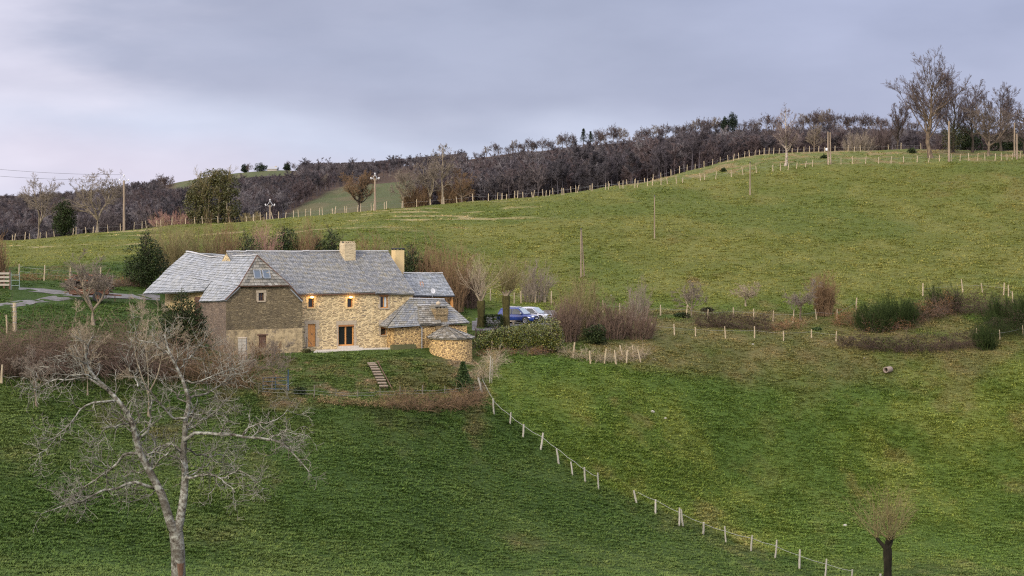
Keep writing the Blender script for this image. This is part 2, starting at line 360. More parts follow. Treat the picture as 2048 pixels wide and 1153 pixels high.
tg = NT('pasture_turf', .95, .08)
def turf_material():
    t = tg; at_ = t.n('ShaderNodeVertexColor', layer_name='zone'); w = t.wcoord()
    a = t.noise(w, 3.2, 5, .65); b = t.noise(t.wcoord((.6, .6, 1.6)), 9.0, 4, .7)
    c = t.mix(1.0, at_.outputs[0], t.ramp(a, [(.3, .68), (.7, 1.28)]), 'MULTIPLY')
    c = t.mix(1.0, c, t.ramp(b, [(.3, (.76, .79, .72)), (.72, (1.26, 1.21, 1.18))]), 'MULTIPLY')
    t.base(c); t.bump(t.math('ADD', t.math('MULTIPLY', a, 1.2), b), .22, .9); return t.m
TURF = turf_material()
def build_ground():
    px = np.concatenate([np.linspace(-5000, -420, 40), np.linspace(-400, -30, 38), np.arange(-24, 2073, 6.0), np.linspace(2090, 2500, 40), np.linspace(2550, 7000, 40)])
    d = np.concatenate([np.linspace(2, 45, 30), np.arange(47, 150, 1.0), np.arange(150, 300, .5), np.arange(300, 400, .8), 400 * 1.016 ** np.arange(0, 166)])
    X = (px[None, :] - 1024) / F * d[:, None]; Y = np.repeat(d[:, None], len(px), 1)
    x, y = X.ravel(), Y.ravel(); z = height(x, y)
    z = z + (fbm(x, y, 1.6, 3, 77) - .5) * .16 * sstep(60, 90, y) * (1 - sstep(300, 420, y))
    u, v = uv_of(x, y)
    n, m = len(d), len(px); i = np.arange(n * m).reshape(n, m)
    f = np.stack([i[:-1, :-1], i[:-1, 1:], i[1:, 1:], i[1:, :-1]], -1).reshape(-1, 4)
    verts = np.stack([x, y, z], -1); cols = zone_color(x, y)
    # the spur of ground the photographer stands on, carried round behind the camera
    ex = np.array([(-400, 2, -2.1), (400, 2, -2.1), (400, -80, 4), (-400, -80, 4)], float)
    verts = np.vstack([verts, ex]); cols = np.vstack([cols, np.tile([[.04, .075, .018]], (4, 1))]); k = n * m
    o = link('ground', mesh_np('ground', verts, [f, np.array([[k, k + 1, k + 2, k + 3]])[:, ::-1]], TURF, True, cols)); tag(o, 'sloping green pasture hillside running down into a small valley', 'ground', None, 'structure')
    return o
ground = build_ground()
# ------------------------------------------------------------------ farm buildings (local axes u, v, z)
def U(px, v):
    k = (px - 1024) / F; return (k * (OY + v * BY) - OX - v * BX) / (AX - k * AY)
def Z(py, u, v): return (HY - py) / F * (OY + u * AY + v * BY)
def L(px, py, v): u = U(px, v); return np.array([u, v, Z(py, u, v)])
def W(u, v, z): return Vector((OX + u * AX + v * BX, OY + u * AY + v * BY, z))

WALL = stone('golden_rubble_stone', (.66, .52, .30), [(.29, .22, .135), (.43, .33, .19), (.35, .265, .16), (.52, .41, .235), (.22, .175, .125)], (1.8, 1.8, 6.0), (.05, .19))
WALL2 = stone('ochre_rubble_stone', (.68, .48, .22), [(.15, .10, .06), (.33, .22, .11), (.42, .28, .13), (.22, .15, .09)], (2.7, 2.7, 6.0), (.05, .16))
BARN = stone('weathered_barn_stone', (.235, .18, .105), [(.17, .135, .085), (.22, .175, .105), (.13, .105, .07), (.27, .215, .13)], (2.6, 2.6, 9), (.02, .09), .3, (.105, .085, .06), .05)
BARNL = stone('purplish_barn_stone', (.24, .185, .135), [(.17, .13, .10), (.22, .17, .13), (.14, .11, .09)], (2.4, 2.4, 8), (.02, .09), .3, (.13, .10, .085), .04)  # the left side wall's own purplish brown stone
GRAN = plain('granite_dressing', (.40, .33, .24), .85, 0, .22, 5)
def plaster_mat():
    t = NT('ochre_lime_render', .9, .15); co = t.coord(); n = t.noise(co, 1.6, 6, .7); f = t.noise(co, 9, 4, .6)
    c = t.ramp(n, [(.36, (.165, .13, .085)), (.47, (.33, .255, .15)), (.56, (.44, .34, .20)), (.72, (.50, .395, .235))]); t.base(t.mix(.4, c, t.ramp(f, [(.3, .3), (.7, .8)]), 'OVERLAY')).bump(f, .02); return t.m
PLAST = plaster_mat()
OCHRE = plain('ochre_render', (.60, .455, .235), .9, 0, .14, 3)
CHIM = stone('rendered_chimney_stone', (.50, .41, .26), [(.42, .34, .22), (.34, .27, .17), (.50, .42, .28)], (2, 2, 5), (.02, .2), .3, (.27, .22, .15), .02)
def slate_mat(name, cs, lich):
    t = NT(name, .55, .45); r = t.island(); k = len(cs); c = t.ramp(r, [((i + .5) / k, x) for i, x in enumerate(cs)])
    co = t.coord(); n = t.noise(co, 1.1, 5, .65); c = t.mix(t.ramp(n, [(.50, 0.0), (.70, .55)]), c, lich)
    f = t.noise(co, 16, 3, .6); t.base(t.mix(.45, c, t.ramp(f, [(.3, .25), (.72, .85)]), 'OVERLAY')).bump(f, .02); return t.m
SLATE = slate_mat('grey_stone_slates', [(.155, .16, .165), (.20, .205, .21), (.24, .243, .243), (.18, .183, .183), (.255, .235, .185), (.215, .222, .23), (.285, .28, .265), (.165, .17, .178)], (.265, .238, .165))
SLATE2 = slate_mat('pale_lichened_slates', [(.17, .187, .205), (.235, .252, .272), (.30, .317, .335), (.21, .218, .222), (.26, .28, .305)], (.24, .24, .20))
SLATE3 = slate_mat('mossy_stone_slates', [(.12, .115, .10), (.20, .19, .165), (.27, .25, .21), (.16, .14, .11), (.30, .285, .25)], (.20, .165, .10))
RIDGE = plain('pale_ridge_mortar', (.52, .52, .53), .8, 0, .12, 4)
WOOD = plain('orange_stained_wood', (.56, .265, .085), .5, 0, .15, 8)
WOODD = plain('red_brown_joinery', (.34, .15, .058), .5, 0, .2, 8)
OLDWOOD = plain('old_dark_timber', (.12, .065, .045), .8, 0, .35, 6)
def glass_mat():
    t = NT('dark_window_glass', .06, .6); t.base((.012, .013, .015)); return t.m
GLASS = glass_mat()
SKYL = NT('skylight_glass', .08, .8).base((.07, .10, .14)).m
IRON = plain('dark_iron', (.05, .05, .055), .5, .3)
ZINC = plain('zinc_flashing', (.33, .35, .38), .45, .4)
SLABM = plain('pale_paving', (.50, .46, .40), .85, 0, .15, 2)

class Bld:
    def __init__(s, name, label, cat, base, group=None):
        s.base = np.array(base, float); s.t = thing(name, label, cat, W(*base), TH, group)
    def part(s, name, mb, mat, parent=None, smooth=False, label=None):
        mb.v = [v - s.base for v in mb.v]
        o = mb.build(name, mat, parent or s.t, smooth)
        if label: o['label'] = label
        return o
rs = np.random.default_rng(3)
def wall_front(mb, u0, u1, z0, z1, v, holes=(), t=.28, v1=None):
    """wall face on plane v with rectangular openings and their reveals; v1: depth of the body behind"""
    us = sorted({u0, u1, *[h[0] for h in holes], *[h[1] for h in holes]}); zs = sorted({z0, z1, *[h[2] for h in holes], *[h[3] for h in holes]})
    for a, b in zip(us, us[1:]):
        for c, d in zip(zs, zs[1:]):
            m, n = (a + b) / 2, (c + d) / 2
            if any(h[0] < m < h[1] and h[2] < n < h[3] for h in holes): continue
            mb.add([(a, v, c), (b, v, c), (b, v, d), (a, v, d)], (0, 1, 2, 3))
    for a, b, c, d in holes:
        q = [(a, c), (b, c), (b, d), (a, d)]
        for (p0, r0), (p1, r1) in zip(q, q[1:] + q[:1]):
            mb.add([(p0, v, r0), (p0, v + t, r0), (p1, v + t, r1), (p1, v, r1)], (0, 1, 2, 3))
def roof_patch(mb, A, B, C, D, course=.30, width=.36, th=.035, sag=0.0, jit=.03, deck=True):
    """real stone slates in courses on the quad A (eave left) B (eave right) C (ridge right) D (ridge left)"""
    A, B, C, D = [np.asarray(q, float) for q in (A, B, C, D)]
    N = norm(np.cross(B - A, (C + D) / 2 - (A + B) / 2)); N = N if N[2] > 0 else -N
    rows = max(2, int(round(np.linalg.norm((C + D) / 2 - (A + B) / 2) / course)))
    def S(s, t): p = (A * (1 - s) + B * s) * (1 - t) + (D * (1 - s) + C * s) * t; return p - N * sag * math.sin(math.pi * s) * math.sin(math.pi * min(t + .1, 1)) + N * .03 * math.sin(7 * s + 5 * t)
    V, Fc = [], []
    for i in range(rows):
        t0, t1 = i / rows, min((i + 1.25) / rows, 1.0)
        ln = np.linalg.norm(S(1, t0) - S(0, t0)); k = max(1, int(round(ln / width)))
        e = np.clip((np.arange(k + 1) + np.concatenate([[0], rs.uniform(-.25, .25, k - 1), [0]])) / k, 0, 1) if k > 1 else np.array([0., 1.])
        for j in range(k):
            a, b = e[j], e[j + 1]; g = .012 / max(ln, .1); tt = t0 + rs.uniform(-jit, jit) / rows / course * .6; h = th * rs.uniform(.75, 1.5)
            lo = N * (.028 + h); hi = N * .012
            p = [S(a + g, tt), S(b - g, tt + rs.uniform(-.02, .02) / rows), S(b - g, t1), S(a + g, t1)]
            n0 = len(V); V += [p[0] + lo, p[1] + lo, p[2] + hi, p[3] + hi, p[0] + lo - N * h * 1.6, p[1] + lo - N * h * 1.6]
            Fc += [(n0, n0 + 1, n0 + 2, n0 + 3), (n0 + 4, n0 + 5, n0 + 1, n0)]
    mb.add(V, Fc)
    if deck:
        n = 8; V = []; 
        for i in range(n + 1):
            for j in range(n + 1): V.append(S(i / n, j / n) - N * .03)
        V += [q - N * .10 for q in V]; m = n + 1; f = [(i * m + j, (i + 1) * m + j, (i + 1) * m + j + 1, i * m + j + 1) for i in range(n) for j in range(n)]
        f2 = [tuple(q + m * m for q in x[::-1]) for x in f]
        edge = [(i, 0) for i in range(n)] + [(n, j) for j in range(n)] + [(n - i, n) for i in range(n)] + [(0, n - j) for j in range(n)]
        ids = [a * m + b for a, b in edge]; f3 = [(ids[i], ids[i] + m * m, ids[(i + 1) % len(ids)] + m * m, ids[(i + 1) % len(ids)]) for i in range(len(ids))]
        mb.add(V, f + f2 + f3)
def ridge_strip(mb, P0, P1, w=.2, h=.09, n=14):
    P0, P1 = np.asarray(P0, float), np.asarray(P1, float)
    for i in range(n):
        a = P0 + (P1 - P0) * (i + .02) / n; b = P0 + (P1 - P0) * (i + .98) / n; o = rs.uniform(-.02, .02)
        mb.bar(a + (0, 0, o), b + (0, 0, o + rs.uniform(-.012, .012)), w * rs.uniform(.85, 1.1), h)
def opening(px0, px1, py0, py1, v):
    a = L(px0, (py0 + py1) / 2, v); b = L(px1, (py0 + py1) / 2, v); m = (a[0] + b[0]) / 2
    return (a[0], b[0], Z(py1, m, v), Z(py0, m, v))
def frame_bars(mb, h, v, w=.07, t=.06, mull=0, trans=0):
    a, b, c, d = h
    mb.box((a, v, c), (a + w, v + t, d)); mb.box((b - w, v, c), (b, v + t, d)); mb.box((a + w, v + .002, d - w), (b - w, v + t - .002, d)); mb.box((a + w, v + .002, c), (b - w, v + t - .002, c + w))
    for i in range(mull): x = a + (b - a) * (i + 1) / (mull + 1); mb.box((x - w * .6, v + .004, c + w), (x + w * .6, v + t - .004, d - w))
    for i in range(trans): z = c + (d - c) * (i + 1) / (trans + 1); mb.box((a + w, v + .008, z - w * .3), (b - w, v + t - .008, z + w * .3))
def surround(mb, h, v, w=.16, proud=.03, lint=.22, sill=True, seed=0):
    a, b, c, d = h; r = np.random.default_rng(seed); z = c
    while z < d - .02:
        z1 = min(z + r.uniform(.28, .45), d)
        for s, e in ((a, -1), (b, 1)):
            ww = w * r.uniform(.7, 1.7); x0, x1 = (s - ww, s) if e < 0 else (s, s + ww)
            mb.box((x0, v - proud, z + .006), (x1, v + .12, z1 - .006))
        z = z1
    mb.box((a - w * 1.5, v - proud - .012, d + .002), (b + w * 1.5, v + .12, d + lint))
    if sill: mb.box((a - w * .9, v - proud - .05, c - .12), (b + w * .9, v + .12, c - .002))
def window(B, h, v, mat, mull=1, trans=0, rec=.16, surr=GRAN, label=None, curtain=False, seed=0, w=.07, lint=.22):
    m = MB(); frame_bars(m, h, v + rec, w, .06, mull, trans); fr = B.part('window', m, mat, label=label)
    g = MB(); g.box((h[0] + .01, v + rec + .03, h[2] + .01), (h[1] - .01, v + rec + .05, h[3] - .01)); B.part('pane', g, GLASS, fr)
    if surr: s = MB(); surround(s, h, v, seed=seed, lint=lint); B.part('stone_surround', s, surr, fr)
    return fr

# ---- main house
H = Bld('farmhouse', 'long farmhouse of golden rubble stone with two lit lamps, orange door and grey slate roof', 'house', (5.5, 0, ZT))
zE = -6.95; hu1 = U(826, 0)
oLamp1 = opening(616.5, 628, 597, 615.5, 0); oLamp2 = opening(694.5, 705.5, 597, 615.5, 0)
oWin = opening(760.5, 776, 592.5, 616.5, 0); oSmall = opening(761.5, 772.5, 649, 670.5, 0)
oDoor = opening(615.5, 631, 648.5, 694, 0); oFr = opening(676.5, 708, 650, 692, 0)
m = MB(); z0 = ZT - 1.0
wall_front(m, -5.3, hu1, z0, zE, 0, [oLamp1, oLamp2, oWin, oSmall, oDoor, oFr])
zr = -3.15; vr = 5.6; v2 = 11.2
for u in (-5.3, hu1): m.add([(u, 0, z0), (u, v2, z0), (u, v2, zE), (u, vr, zr), (u, 0, zE)], (0, 1, 2, 3, 4))
m.add([(-5.3, v2, z0), (hu1, v2, z0), (hu1, v2, zE), (-5.3, v2, zE)], (3, 2, 1, 0))
# upright joint of dressed stones where the house was lengthened
uj = U(749.5, 0); z = ZT
while z < zE - .35:
    h = rs.uniform(.25, .42); ww = rs.uniform(.12, .34); m.box((uj - ww * .5, -.022, z), (uj + ww * .5, .1, z + h - .03)); z += h
H.part('wall', m, WALL)
eL, eR = L(600, 588, -.28), L(829.5, 588, -.38); rL, rR = L(453.5, 504, 5.6), L(776, 503.5, 5.6)
eJ = L(750, 584.6, -.28); tj = (eJ[0] - eL[0]) / (eR[0] - eL[0])
slope = (rR - eR); k_l = -rL[0] - .0
eLL = np.array([rL[0], -.28, eL[2]]); rJ = np.array([eJ[0] + .05, 5.6, rL[2] + (rR[2] - rL[2]) * .72])
m = MB(); roof_patch(m, eLL, eJ, rJ, rL, .215, .25, .03, sag=.12); roof_patch(m, eJ + (0, -.12, -.10), eR, rR, rJ, .215, .25, .03, sag=.06)
bL, bR = rL.copy(), rR.copy(); bL[1] = bR[1] = 11.5; bL[2] = bR[2] = -7.1
roof_patch(m, bR, bL, rL, rR, .6, .6)
RF = H.part('roof', m, SLATE)
m = MB(); ridge_strip(m, rL + (0, 0, .07), rR + (0, 0, .07), .24, .10, 26); H.part('ridge_cap', m, RIDGE, RF)
m = MB(); m.box((eJ[0] - 8, -.22, zE - .10), (eJ[0], -.14, zE + .02)); m.box((eJ[0] + .02, -.24, zE - .16), (eR[0], -.15, zE - .05)); H.part('eave_board', m, OLDWOOD, RF)
# big chimney astride the front slope
c0, c1 = L(689.5, 517, 4.3), L(709, 517, 4.3); zt = Z(487, c0[0], 4.6)
m = MB(); m.box((c0[0], 4.3, c0[2] - 1.2), (c1[0] + .12, 5.5, zt)); m.box((c0[0] - .03, 4.27, c0[2] - .28), (c1[0] + .15, 5.53, c0[2] - .18))
CH = H.part('chimney', m, CHIM, RF)
m = MB()
for i in range(5): x = c0[0] + .10 + i * (c1[0] - c0[0] - .08) / 4; m.box((x - .055, 4.36, zt - .01), (x + .055, 4.55, zt + .20)); m.box((x - .055, 5.22, zt - .01), (x + .055, 5.42, zt + .20))
m.box((c0[0] + .03, 4.33, zt - .02), (c1[0] + .09, 5.45, zt + .03)); H.part('chimney_cap', m, CHIM, None)
bpy.data.objects['chimney_cap'].parent = H.t
m = MB(); m.box((c0[0] + .12, 4.58, zt + .004), (c1[0], 5.2, zt + .12)); H.part('chimney_flue', m, IRON)
# tall rendered chimney on the far gable
c0 = L(791, 540, 6.6); c1 = L(808.5, 540, 6.6); zt = Z(501, c0[0], 6.6)
m = MB(); m.box((c0[0], 6.6, -9), (c1[0], 7.5, zt)); H.part('chimney', m, OCHRE, label='tall narrow ochre rendered chimney')
m = MB(); m.box((c0[0] - .04, 6.56, zt + .12), (c1[0] + .04, 7.54, zt + .20))
for x in (c0[0] + .08, c1[0] - .08):
    for v in (6.7, 7.4): m.box((x - .06, v - .06, zt - .02), (x + .06, v + .06, zt + .121))
H.part('chimney_cap', m, IRON)
# openings
for i, o in enumerate((oLamp1, oLamp2)):
    window(H, o, 0, WOODD, 0, 0, .22, OCHRE, seed=i, w=.05, lint=.16)
    uc = (o[0] + o[1]) / 2; zt = o[3] + .05
    m = MB(); m.lathe([(.0, -.05), (.10, -.045), (.145, .0), (.15, .05), (.12, .12), (.0, .14)], 14, (uc, -.20, zt + .02))
    lm = M_('lit_wall_lamp') if i == 0 else bpy.data.materials['lit_wall_lamp']
    if i == 0:
        lm.use_nodes = True; b = lm.node_tree.nodes['Principled BSDF']; b.inputs['Base Color'].default_value = (1, .85, .6, 1)
        b.inputs['Emission Color'].default_value = (1, .58, .20, 1); b.inputs['Emission Strength'].default_value = 4.0
    lamp = H.part('wall_lamp', m, lm, None, True)
    m = MB(); m.box((uc - .05, -.1, zt + .06), (uc + .05, .02, zt + .14)); H.part('lamp_bracket', m, IRON, lamp)
    pl = bpy.data.lights.new('lamp_light', 'POINT'); pl.energy = 15; pl.color = (1, .55, .18); pl.shadow_soft_size = .12
    po = bpy.data.objects.new('lamp_light', pl); col.objects.link(po); po.location = W(uc, -.42, zt - .03)
    po.parent = None
window(H, oWin, 0, WOOD, 1, 0, .14, GRAN, seed=5, w=.075)
m = MB(); m.box((oWin[0] + (oWin[1] - oWin[0]) * .62, .165, oWin[2] + .1), (oWin[1] - .1, .167, oWin[3] - .1)); H.part('curtain', m, plain('pale_curtain', (.55, .58, .58), .9))
m = MB(); m.box((oWin[0] - .12, -.06, oWin[3] + .0), (oWin[1] + .05, .2, oWin[3] + .17)); H.part('timber_lintel', m, WOODD)
sw = window(H, oSmall, 0, WOODD, 0, 0, .12, GRAN, seed=6, w=.065, lint=.42)
m = MB(); zz = oSmall[3]; m.box((oSmall[0] + .06, .09, zz - .42), (oSmall[1] - .06, .12, zz - .06)); H.part('blind', m, WOODD)
# plank door with its rail
m = MB(); m.box((oDoor[0], .10, oDoor[2]), (oDoor[1], .16, oDoor[3]))
for i in range(5): x = oDoor[0] + (oDoor[1] - oDoor[0]) * (i + .5) / 5; m.box((x - .068, .085, oDoor[2] + .03), (x + .068, .10, oDoor[3] - .03))
D = H.part('door', m, WOOD)
m = MB(); m.box((oDoor[0] + .42, .06, oDoor[2] + 1.1), (oDoor[0] + .50, .086, oDoor[2] + 1.25)); H.part('handle', m, IRON, D)
m = MB(); surround(m, oDoor, 0, .24, .03, .34, False, 9); H.part('stone_surround', m, GRAN, D)
# glazed double door
fr = window(H, oFr, 0, WOOD, 1, 0, .14, GRAN, seed=11, w=.12, lint=.40)
m = MB(); m.box((oFr[0] - .05, -.02, oFr[3] - .16), (oFr[1] + .05, .13, oFr[3] + .01)); H.part('timber_lintel', m, WOODD)
m = MB(); m.box((oFr[0] - .12, -.48, ZT), (oFr[1] + .3, .13, oFr[2] - .01)); m.box((oFr[0] - .12, -.85, ZT), (oFr[1] + .55, -.484, oFr[2] - .16)); H.part('doorstep', m, SLABM)
hu0 = U(600, 0)

# ---- paved terrace in front
def prism_thing(name, label, cat, poly, z0, z1, mat, kind=None):
    c = np.mean(poly, 0); b = Bld(name, label, cat, (c[0], c[1], z0)); m = MB(); m.prism([(u, v, z0) for u, v in poly], (0, 0, z1 - z0)); b.part('slab', m, mat); return b
ts = prism_thing('paved_terrace', 'pale paved terrace along the foot of the farmhouse front', 'terrace',
    [(U(627, -2.4), -2.4), (U(700, -2.1), -2.1), (U(781, -1.75), -1.75), (U(781, -.05), -.05), (U(632, -.05), -.05)], ZT - .5, ZT + .05, SLABM)
hr = Bld('handrail', 'thin black iron handrail beside the orange door', 'handrail', (U(612, -.5), -.5, ZT))
m = MB(); a = L(612.5, 675, -.4); b = L(624, 690, -1.5); m.tube([a, b], .02, 6); m.tube([a, (a[0], a[1], ZT)], .02, 6); m.tube([b, (b[0], b[1], ZT)], .02, 6); hr.part('rail', m, IRON)

# ---- barn wing
Bn = Bld('stone_barn', 'dark weathered stone barn with half-hipped gable, ochre rendered base and pale slate roof', 'barn', (-4.5, -1.4, ZT))
vF = -1.4; uL, uR = U(452, vF), U(604.5, vF)
oBs = opening(517, 527.5, 586, 602, vF); oBl = opening(517, 532.5, 671, 697, vF)
zP = Z(659, -4.4, vF); zW = Z(601, -4.4, vF)
m = MB(); wall_front(m, uL, uR, zP, zW, vF, [oBs] if oBs[3] < zW else [])
h1, h2 = L(479, 572, vF), L(578, 571, vF); gl, gr = (uL, vF, zW), (uR, vF, zW)
# upper gable with its little window
um = [oBs[0], oBs[1]]
if oBs[3] >= zW:
    m = MB(); wall_front(m, uL, uR, zP, oBs[2], vF)
    zt = min(oBs[3], h1[2]); sl = lambda z: uL + (h1[0] - uL) * max(0, (z - zW) / (h1[2] - zW)); sr = lambda z: uR + (h2[0] - uR) * max(0, (z - zW) / (h2[2] - zW))
    zz = sorted({oBs[2], zW, oBs[3], h1[2]})
    for a, b in zip(zz, zz[1:]):
        if (a + b) / 2 < oBs[3]:
            m.add([(sl(a), vF, a), (oBs[0], vF, a), (oBs[0], vF, b), (sl(b), vF, b)], (0, 1, 2, 3)); m.add([(oBs[1], vF, a), (sr(a), vF, a), (sr(b), vF, b), (oBs[1], vF, b)], (0, 1, 2, 3))
        else: m.add([(sl(a), vF, a), (sr(a), vF, a), (sr(b), vF, b), (sl(b), vF, b)], (0, 1, 2, 3))
    a, b, c, d = oBs; q = [(a, c), (b, c), (b, d), (a, d)]
    for (p0, r0), (p1, r1) in zip(q, q[1:] + q[:1]): m.add([(p0, vF, r0), (p0, vF + .3, r0), (p1, vF + .3, r1), (p1, vF, r1)], (0, 1, 2, 3))
Bn.part('wall', m, BARN)
m = MB(); wall_front(m, uL, uR, ZT - 1.2, zP, vF - .04, [oBl], .34); m.add([(uL, vF - .04, zP), (uR, vF - .04, zP), (uR, vF + .1, zP), (uL, vF + .1, zP)], (0, 1, 2, 3)); Bn.part('rendered_base', m, PLAST)
ve = 4.84; vB = 17.2; uB = -9.15
m = MB(); m.add([(uL, ve, ZT - 1.2), (uL, vF, ZT - 1.2), (uL, vF, zW + .15), (uL, ve, zW - .1)], (0, 1, 2, 3)); m.add([(uL, ve, ZT - 1), (uL + 1.2, ve, ZT - 1), (uL + 1.2, ve, zW + .9), (uL, ve, zW)], (3, 2, 1, 0))
Bn.part('side_wall', m, BARNL, label='purplish brown left side wall of the barn')
m = MB(); m.add([(uR, vF, ZT - 1.2), (uR, 0, ZT - 1.2), (uR, 0, zW), (uR, vF, zW)], (0, 1, 2, 3)); Bn.part('side_wall', m, BARN)
m = MB(); m.add([(uL + .9, vB - .4, -11.5), (uL + .9, ve, -11.5), (uL + .9, ve, -6.8), (uL + .9, vB - .4, -6.8)], (0, 1, 2, 3))
m.add([(uL + .9, vB - .4, -11.5), (-1, vB - .4, -11.5), (-1, vB - .4, -7), (-4.8, vB - .4, -3.6), (uL + .9, vB - .4, -7)], (4, 3, 2, 1, 0)); Bn.part('rendered_wall', m, OCHRE, label='bright ochre rendered side wall at the back')
m = MB(); m.box((uL + .70, ve + .6, -11), (uL + .88, ve + 3.4, -7.3)); Bn.part('timber_door', m, OLDWOOD)
ap = L(514, 512, -.7); H1, H2 = L(479, 572, -1.65), L(578.5, 571, -1.65); E1, E2 = L(450.5, 601.5, -1.65), L(606, 602, -1.65)
rB = np.array([ap[0], vB, -3.20]); mB = np.array([-7.35, vB, -5.33])
def cut(P0, P1, v): t = (v - P0[1]) / (P1[1] - P0[1]); return P0 + (P1 - P0) * t
m = MB(); e398 = L(398, 604, ve); mid0 = H1; mE = cut(H1, mB, ve)
rS = np.array([ap[0], 10.6, -3.62])
roof_patch(m, cut(H1, mB, 10.6), H1, ap, rS, .30, .38, sag=.08)
roof_patch(m, mB, cut(H1, mB, 10.6), rS, rB, .30, .38, sag=.06)
roof_patch(m, e398, E1, H1, mE, .30, .38, sag=.05)
b0 = L(372, 588, 10.9); b0 = np.array([-7.75, ve, -6.62]); bBk = L(286.5, 588, vB); roof_patch(m, bBk, b0, mE, mB, .30, .38, sag=.12)
rr = np.array([ap[0], 6, ap[2]]); roof_patch(m, E2, np.array([E2[0], 6, E2[2]]), rr, ap, .4, .45)
roof_patch(m, np.array([E2[0], 6, E2[2]]), np.array([E2[0], vB, E2[2]]), rB, rr, .6, .6)
BR = Bn.part('roof', m, SLATE2)
m = MB(); roof_patch(m, H1, H2, ap + (.06, 0, 0), ap + (-.06, 0, 0), .28, .36); HIP = Bn.part('hip_roof', m, SLATE3, BR, label='small triangular mossy hip above the gable')
m = MB(); m.tube([ap + (0, -.02, .05), H1 + (0, -.02, .06), E1 + (0, -.02, .05)], .05, 5); m.tube([ap + (0, -.02, .05), H2 + (0, -.02, .06), E2 + (0, -.02, .05)], .05, 5); m.tube([H1 + (0, .02, -.06), H2 + (0, .02, -.06)], .06, 5); Bn.part('verge_board', m, OLDWOOD, BR)
m = MB(); ridge_strip(m, ap + (0, .1, .08), rS + (0, 0, .08), .22, .09, 12); ridge_strip(m, rS + (0, 0, .08), rB + (0, 0, .08), .22, .09, 8); Bn.part('ridge_cap', m, RIDGE, BR)
# two skylights lying in the hip slope
hn = norm(np.cross(H2 - H1, ap - H1)); hn = hn if hn[1] < 0 else -hn
def hip_pt(px, py, off):
    u, t = U(px, -1.3), 0
    for _ in range(8):
        v = -1.65 + t * .95; u = U(px, v); z = Z(py, u, v); t = (z - H1[2]) / (ap[2] - H1[2])
    return np.array([u, v, z]) + hn * off
for a, b in ((507.5, 520.5), (525.5, 538.5)):
    q = [hip_pt(a + 1.5, 557, .07), hip_pt(b + 1.5, 557, .07), hip_pt(b - 1.5, 541, .07), hip_pt(a - 1.5, 541, .07)]
    f = MB()
    for i in range(4): f.bar(q[i], q[(i + 1) % 4], .09, .09)
    sk = Bn.part('skylight', f, ZINC, HIP); g = MB(); g.prism([p_ - hn * .02 for p_ in q], hn * .02); Bn.part('pane', g, SKYL, None); bpy.data.objects['skylight' if a < 510 else 'skylight.001']
    for ob in list(Bn.t.children):
        if ob.name.startswith('pane') and 'skylight_glass' in ob.data.materials: ob.name = 'skylight_pane'
window(Bn, oBs, vF, OLDWOOD, 1, 1, .16, GRAN, seed=21, w=.06)
fr = window(Bn, oBl, vF - .04, OLDWOOD, 1, 0, .1, None, w=.1)
m = MB()
for i in range(5): x = oBl[0] + .1 + (oBl[1] - oBl[0] - .2) * (i + .5) / 5; m.box((x - .055, vF + .045, oBl[2] + .1), (x + .055, vF + .06, oBl[3] - .1))
Bn.part('shutter', m, OLDWOOD)
m = MB(); m.box((oBl[0] - .15, vF - .06, oBl[3] - .02), (oBl[1] + .15, vF + .1, oBl[3] + .10)); Bn.part('timber_lintel', m, OLDWOOD)

# ---- annex behind the right end
An = Bld('annex', 'low slate roofed annex behind the right end of the farmhouse', 'outbuilding', (14.5, 4, ZT))
A_, B_, C_, D_ = L(828, 592, 2.4), L(909, 592, 2.4), L(885, 547.5, 6.0), L(806, 547.5, 6.0)
m = MB(); roof_patch(m, A_, B_, C_, D_, .27, .33); roof_patch(m, np.array([B_[0], 9.6, B_[2]]), np.array([A_[0], 9.6, A_[2]]), D_, C_, .5, .5); AR = An.part('roof', m, SLATE2)
m = MB(); ridge_strip(m, D_ + (0, 0, .07), C_ + (0, 0, .07), .22, .09, 9); An.part('ridge_cap', m, RIDGE, AR)
m = MB(); m.box((hu1 + .02, 4.4, ZT - .5), (17.0, 9.2, A_[2] + .6)); An.part('wall', m, OCHRE)
m = MB(); a = L(903.5, 612, 2.8); m.box((a[0] - .11, 2.7, ZT), (a[0] + .11, 2.92, A_[2] - .1)); m.box((hu1 + .05, 2.72, A_[2] - .28), (17.2, 2.9, A_[2] - .1)); An.part('porch_frame', m, WOOD)
m = MB(); m.tube([A_ + (0, -.06, -.05), B_ + (0, -.06, -.05)], .07, 8); An.part('gutter', m, IRON, AR)
q = [L(841.5, 575.5, 3.9), L(847, 575.5, 3.9), L(845, 566, 4.6), L(839.5, 566, 4.6)]; n = np.array([0, -.5, .86])
f = MB(); [f.bar(q[i] + n * .06, q[(i + 1) % 4] + n * .06, .07, .09) for i in range(4)]; An.part('skylight', f, WOODD, AR); g = MB(); g.prism([p_ + n * .03 for p_ in q], n * .02); An.part('skylight_pane', g, GLASS)
dish = Bld('satellite_dish', 'small pale satellite dish on a pole at the annex eave', 'satellite dish', L(866, 592, 2.2))
c = L(865.5, 583, 2.2); m = MB(); m.lathe([(0, 0), (.12, .02), (.22, .06), (.26, .10), (.24, .10), (.1, .04), (0, .02)], 14); m.v = [v @ np.array(Matrix.Rotation(R(75), 3, 'X')).T + c for v in m.v]; dish.part('reflector', m, plain('pale_dish', (.6, .6, .62), .4), None, True)
m = MB(); m.tube([c + (0, .05, .55), c + (0, .05, -.6)], .025, 6); m.tube([c + (0, 0, -.1), c + (0, -.3, .02)], .012, 5); dish.part('mast', m, ZINC)

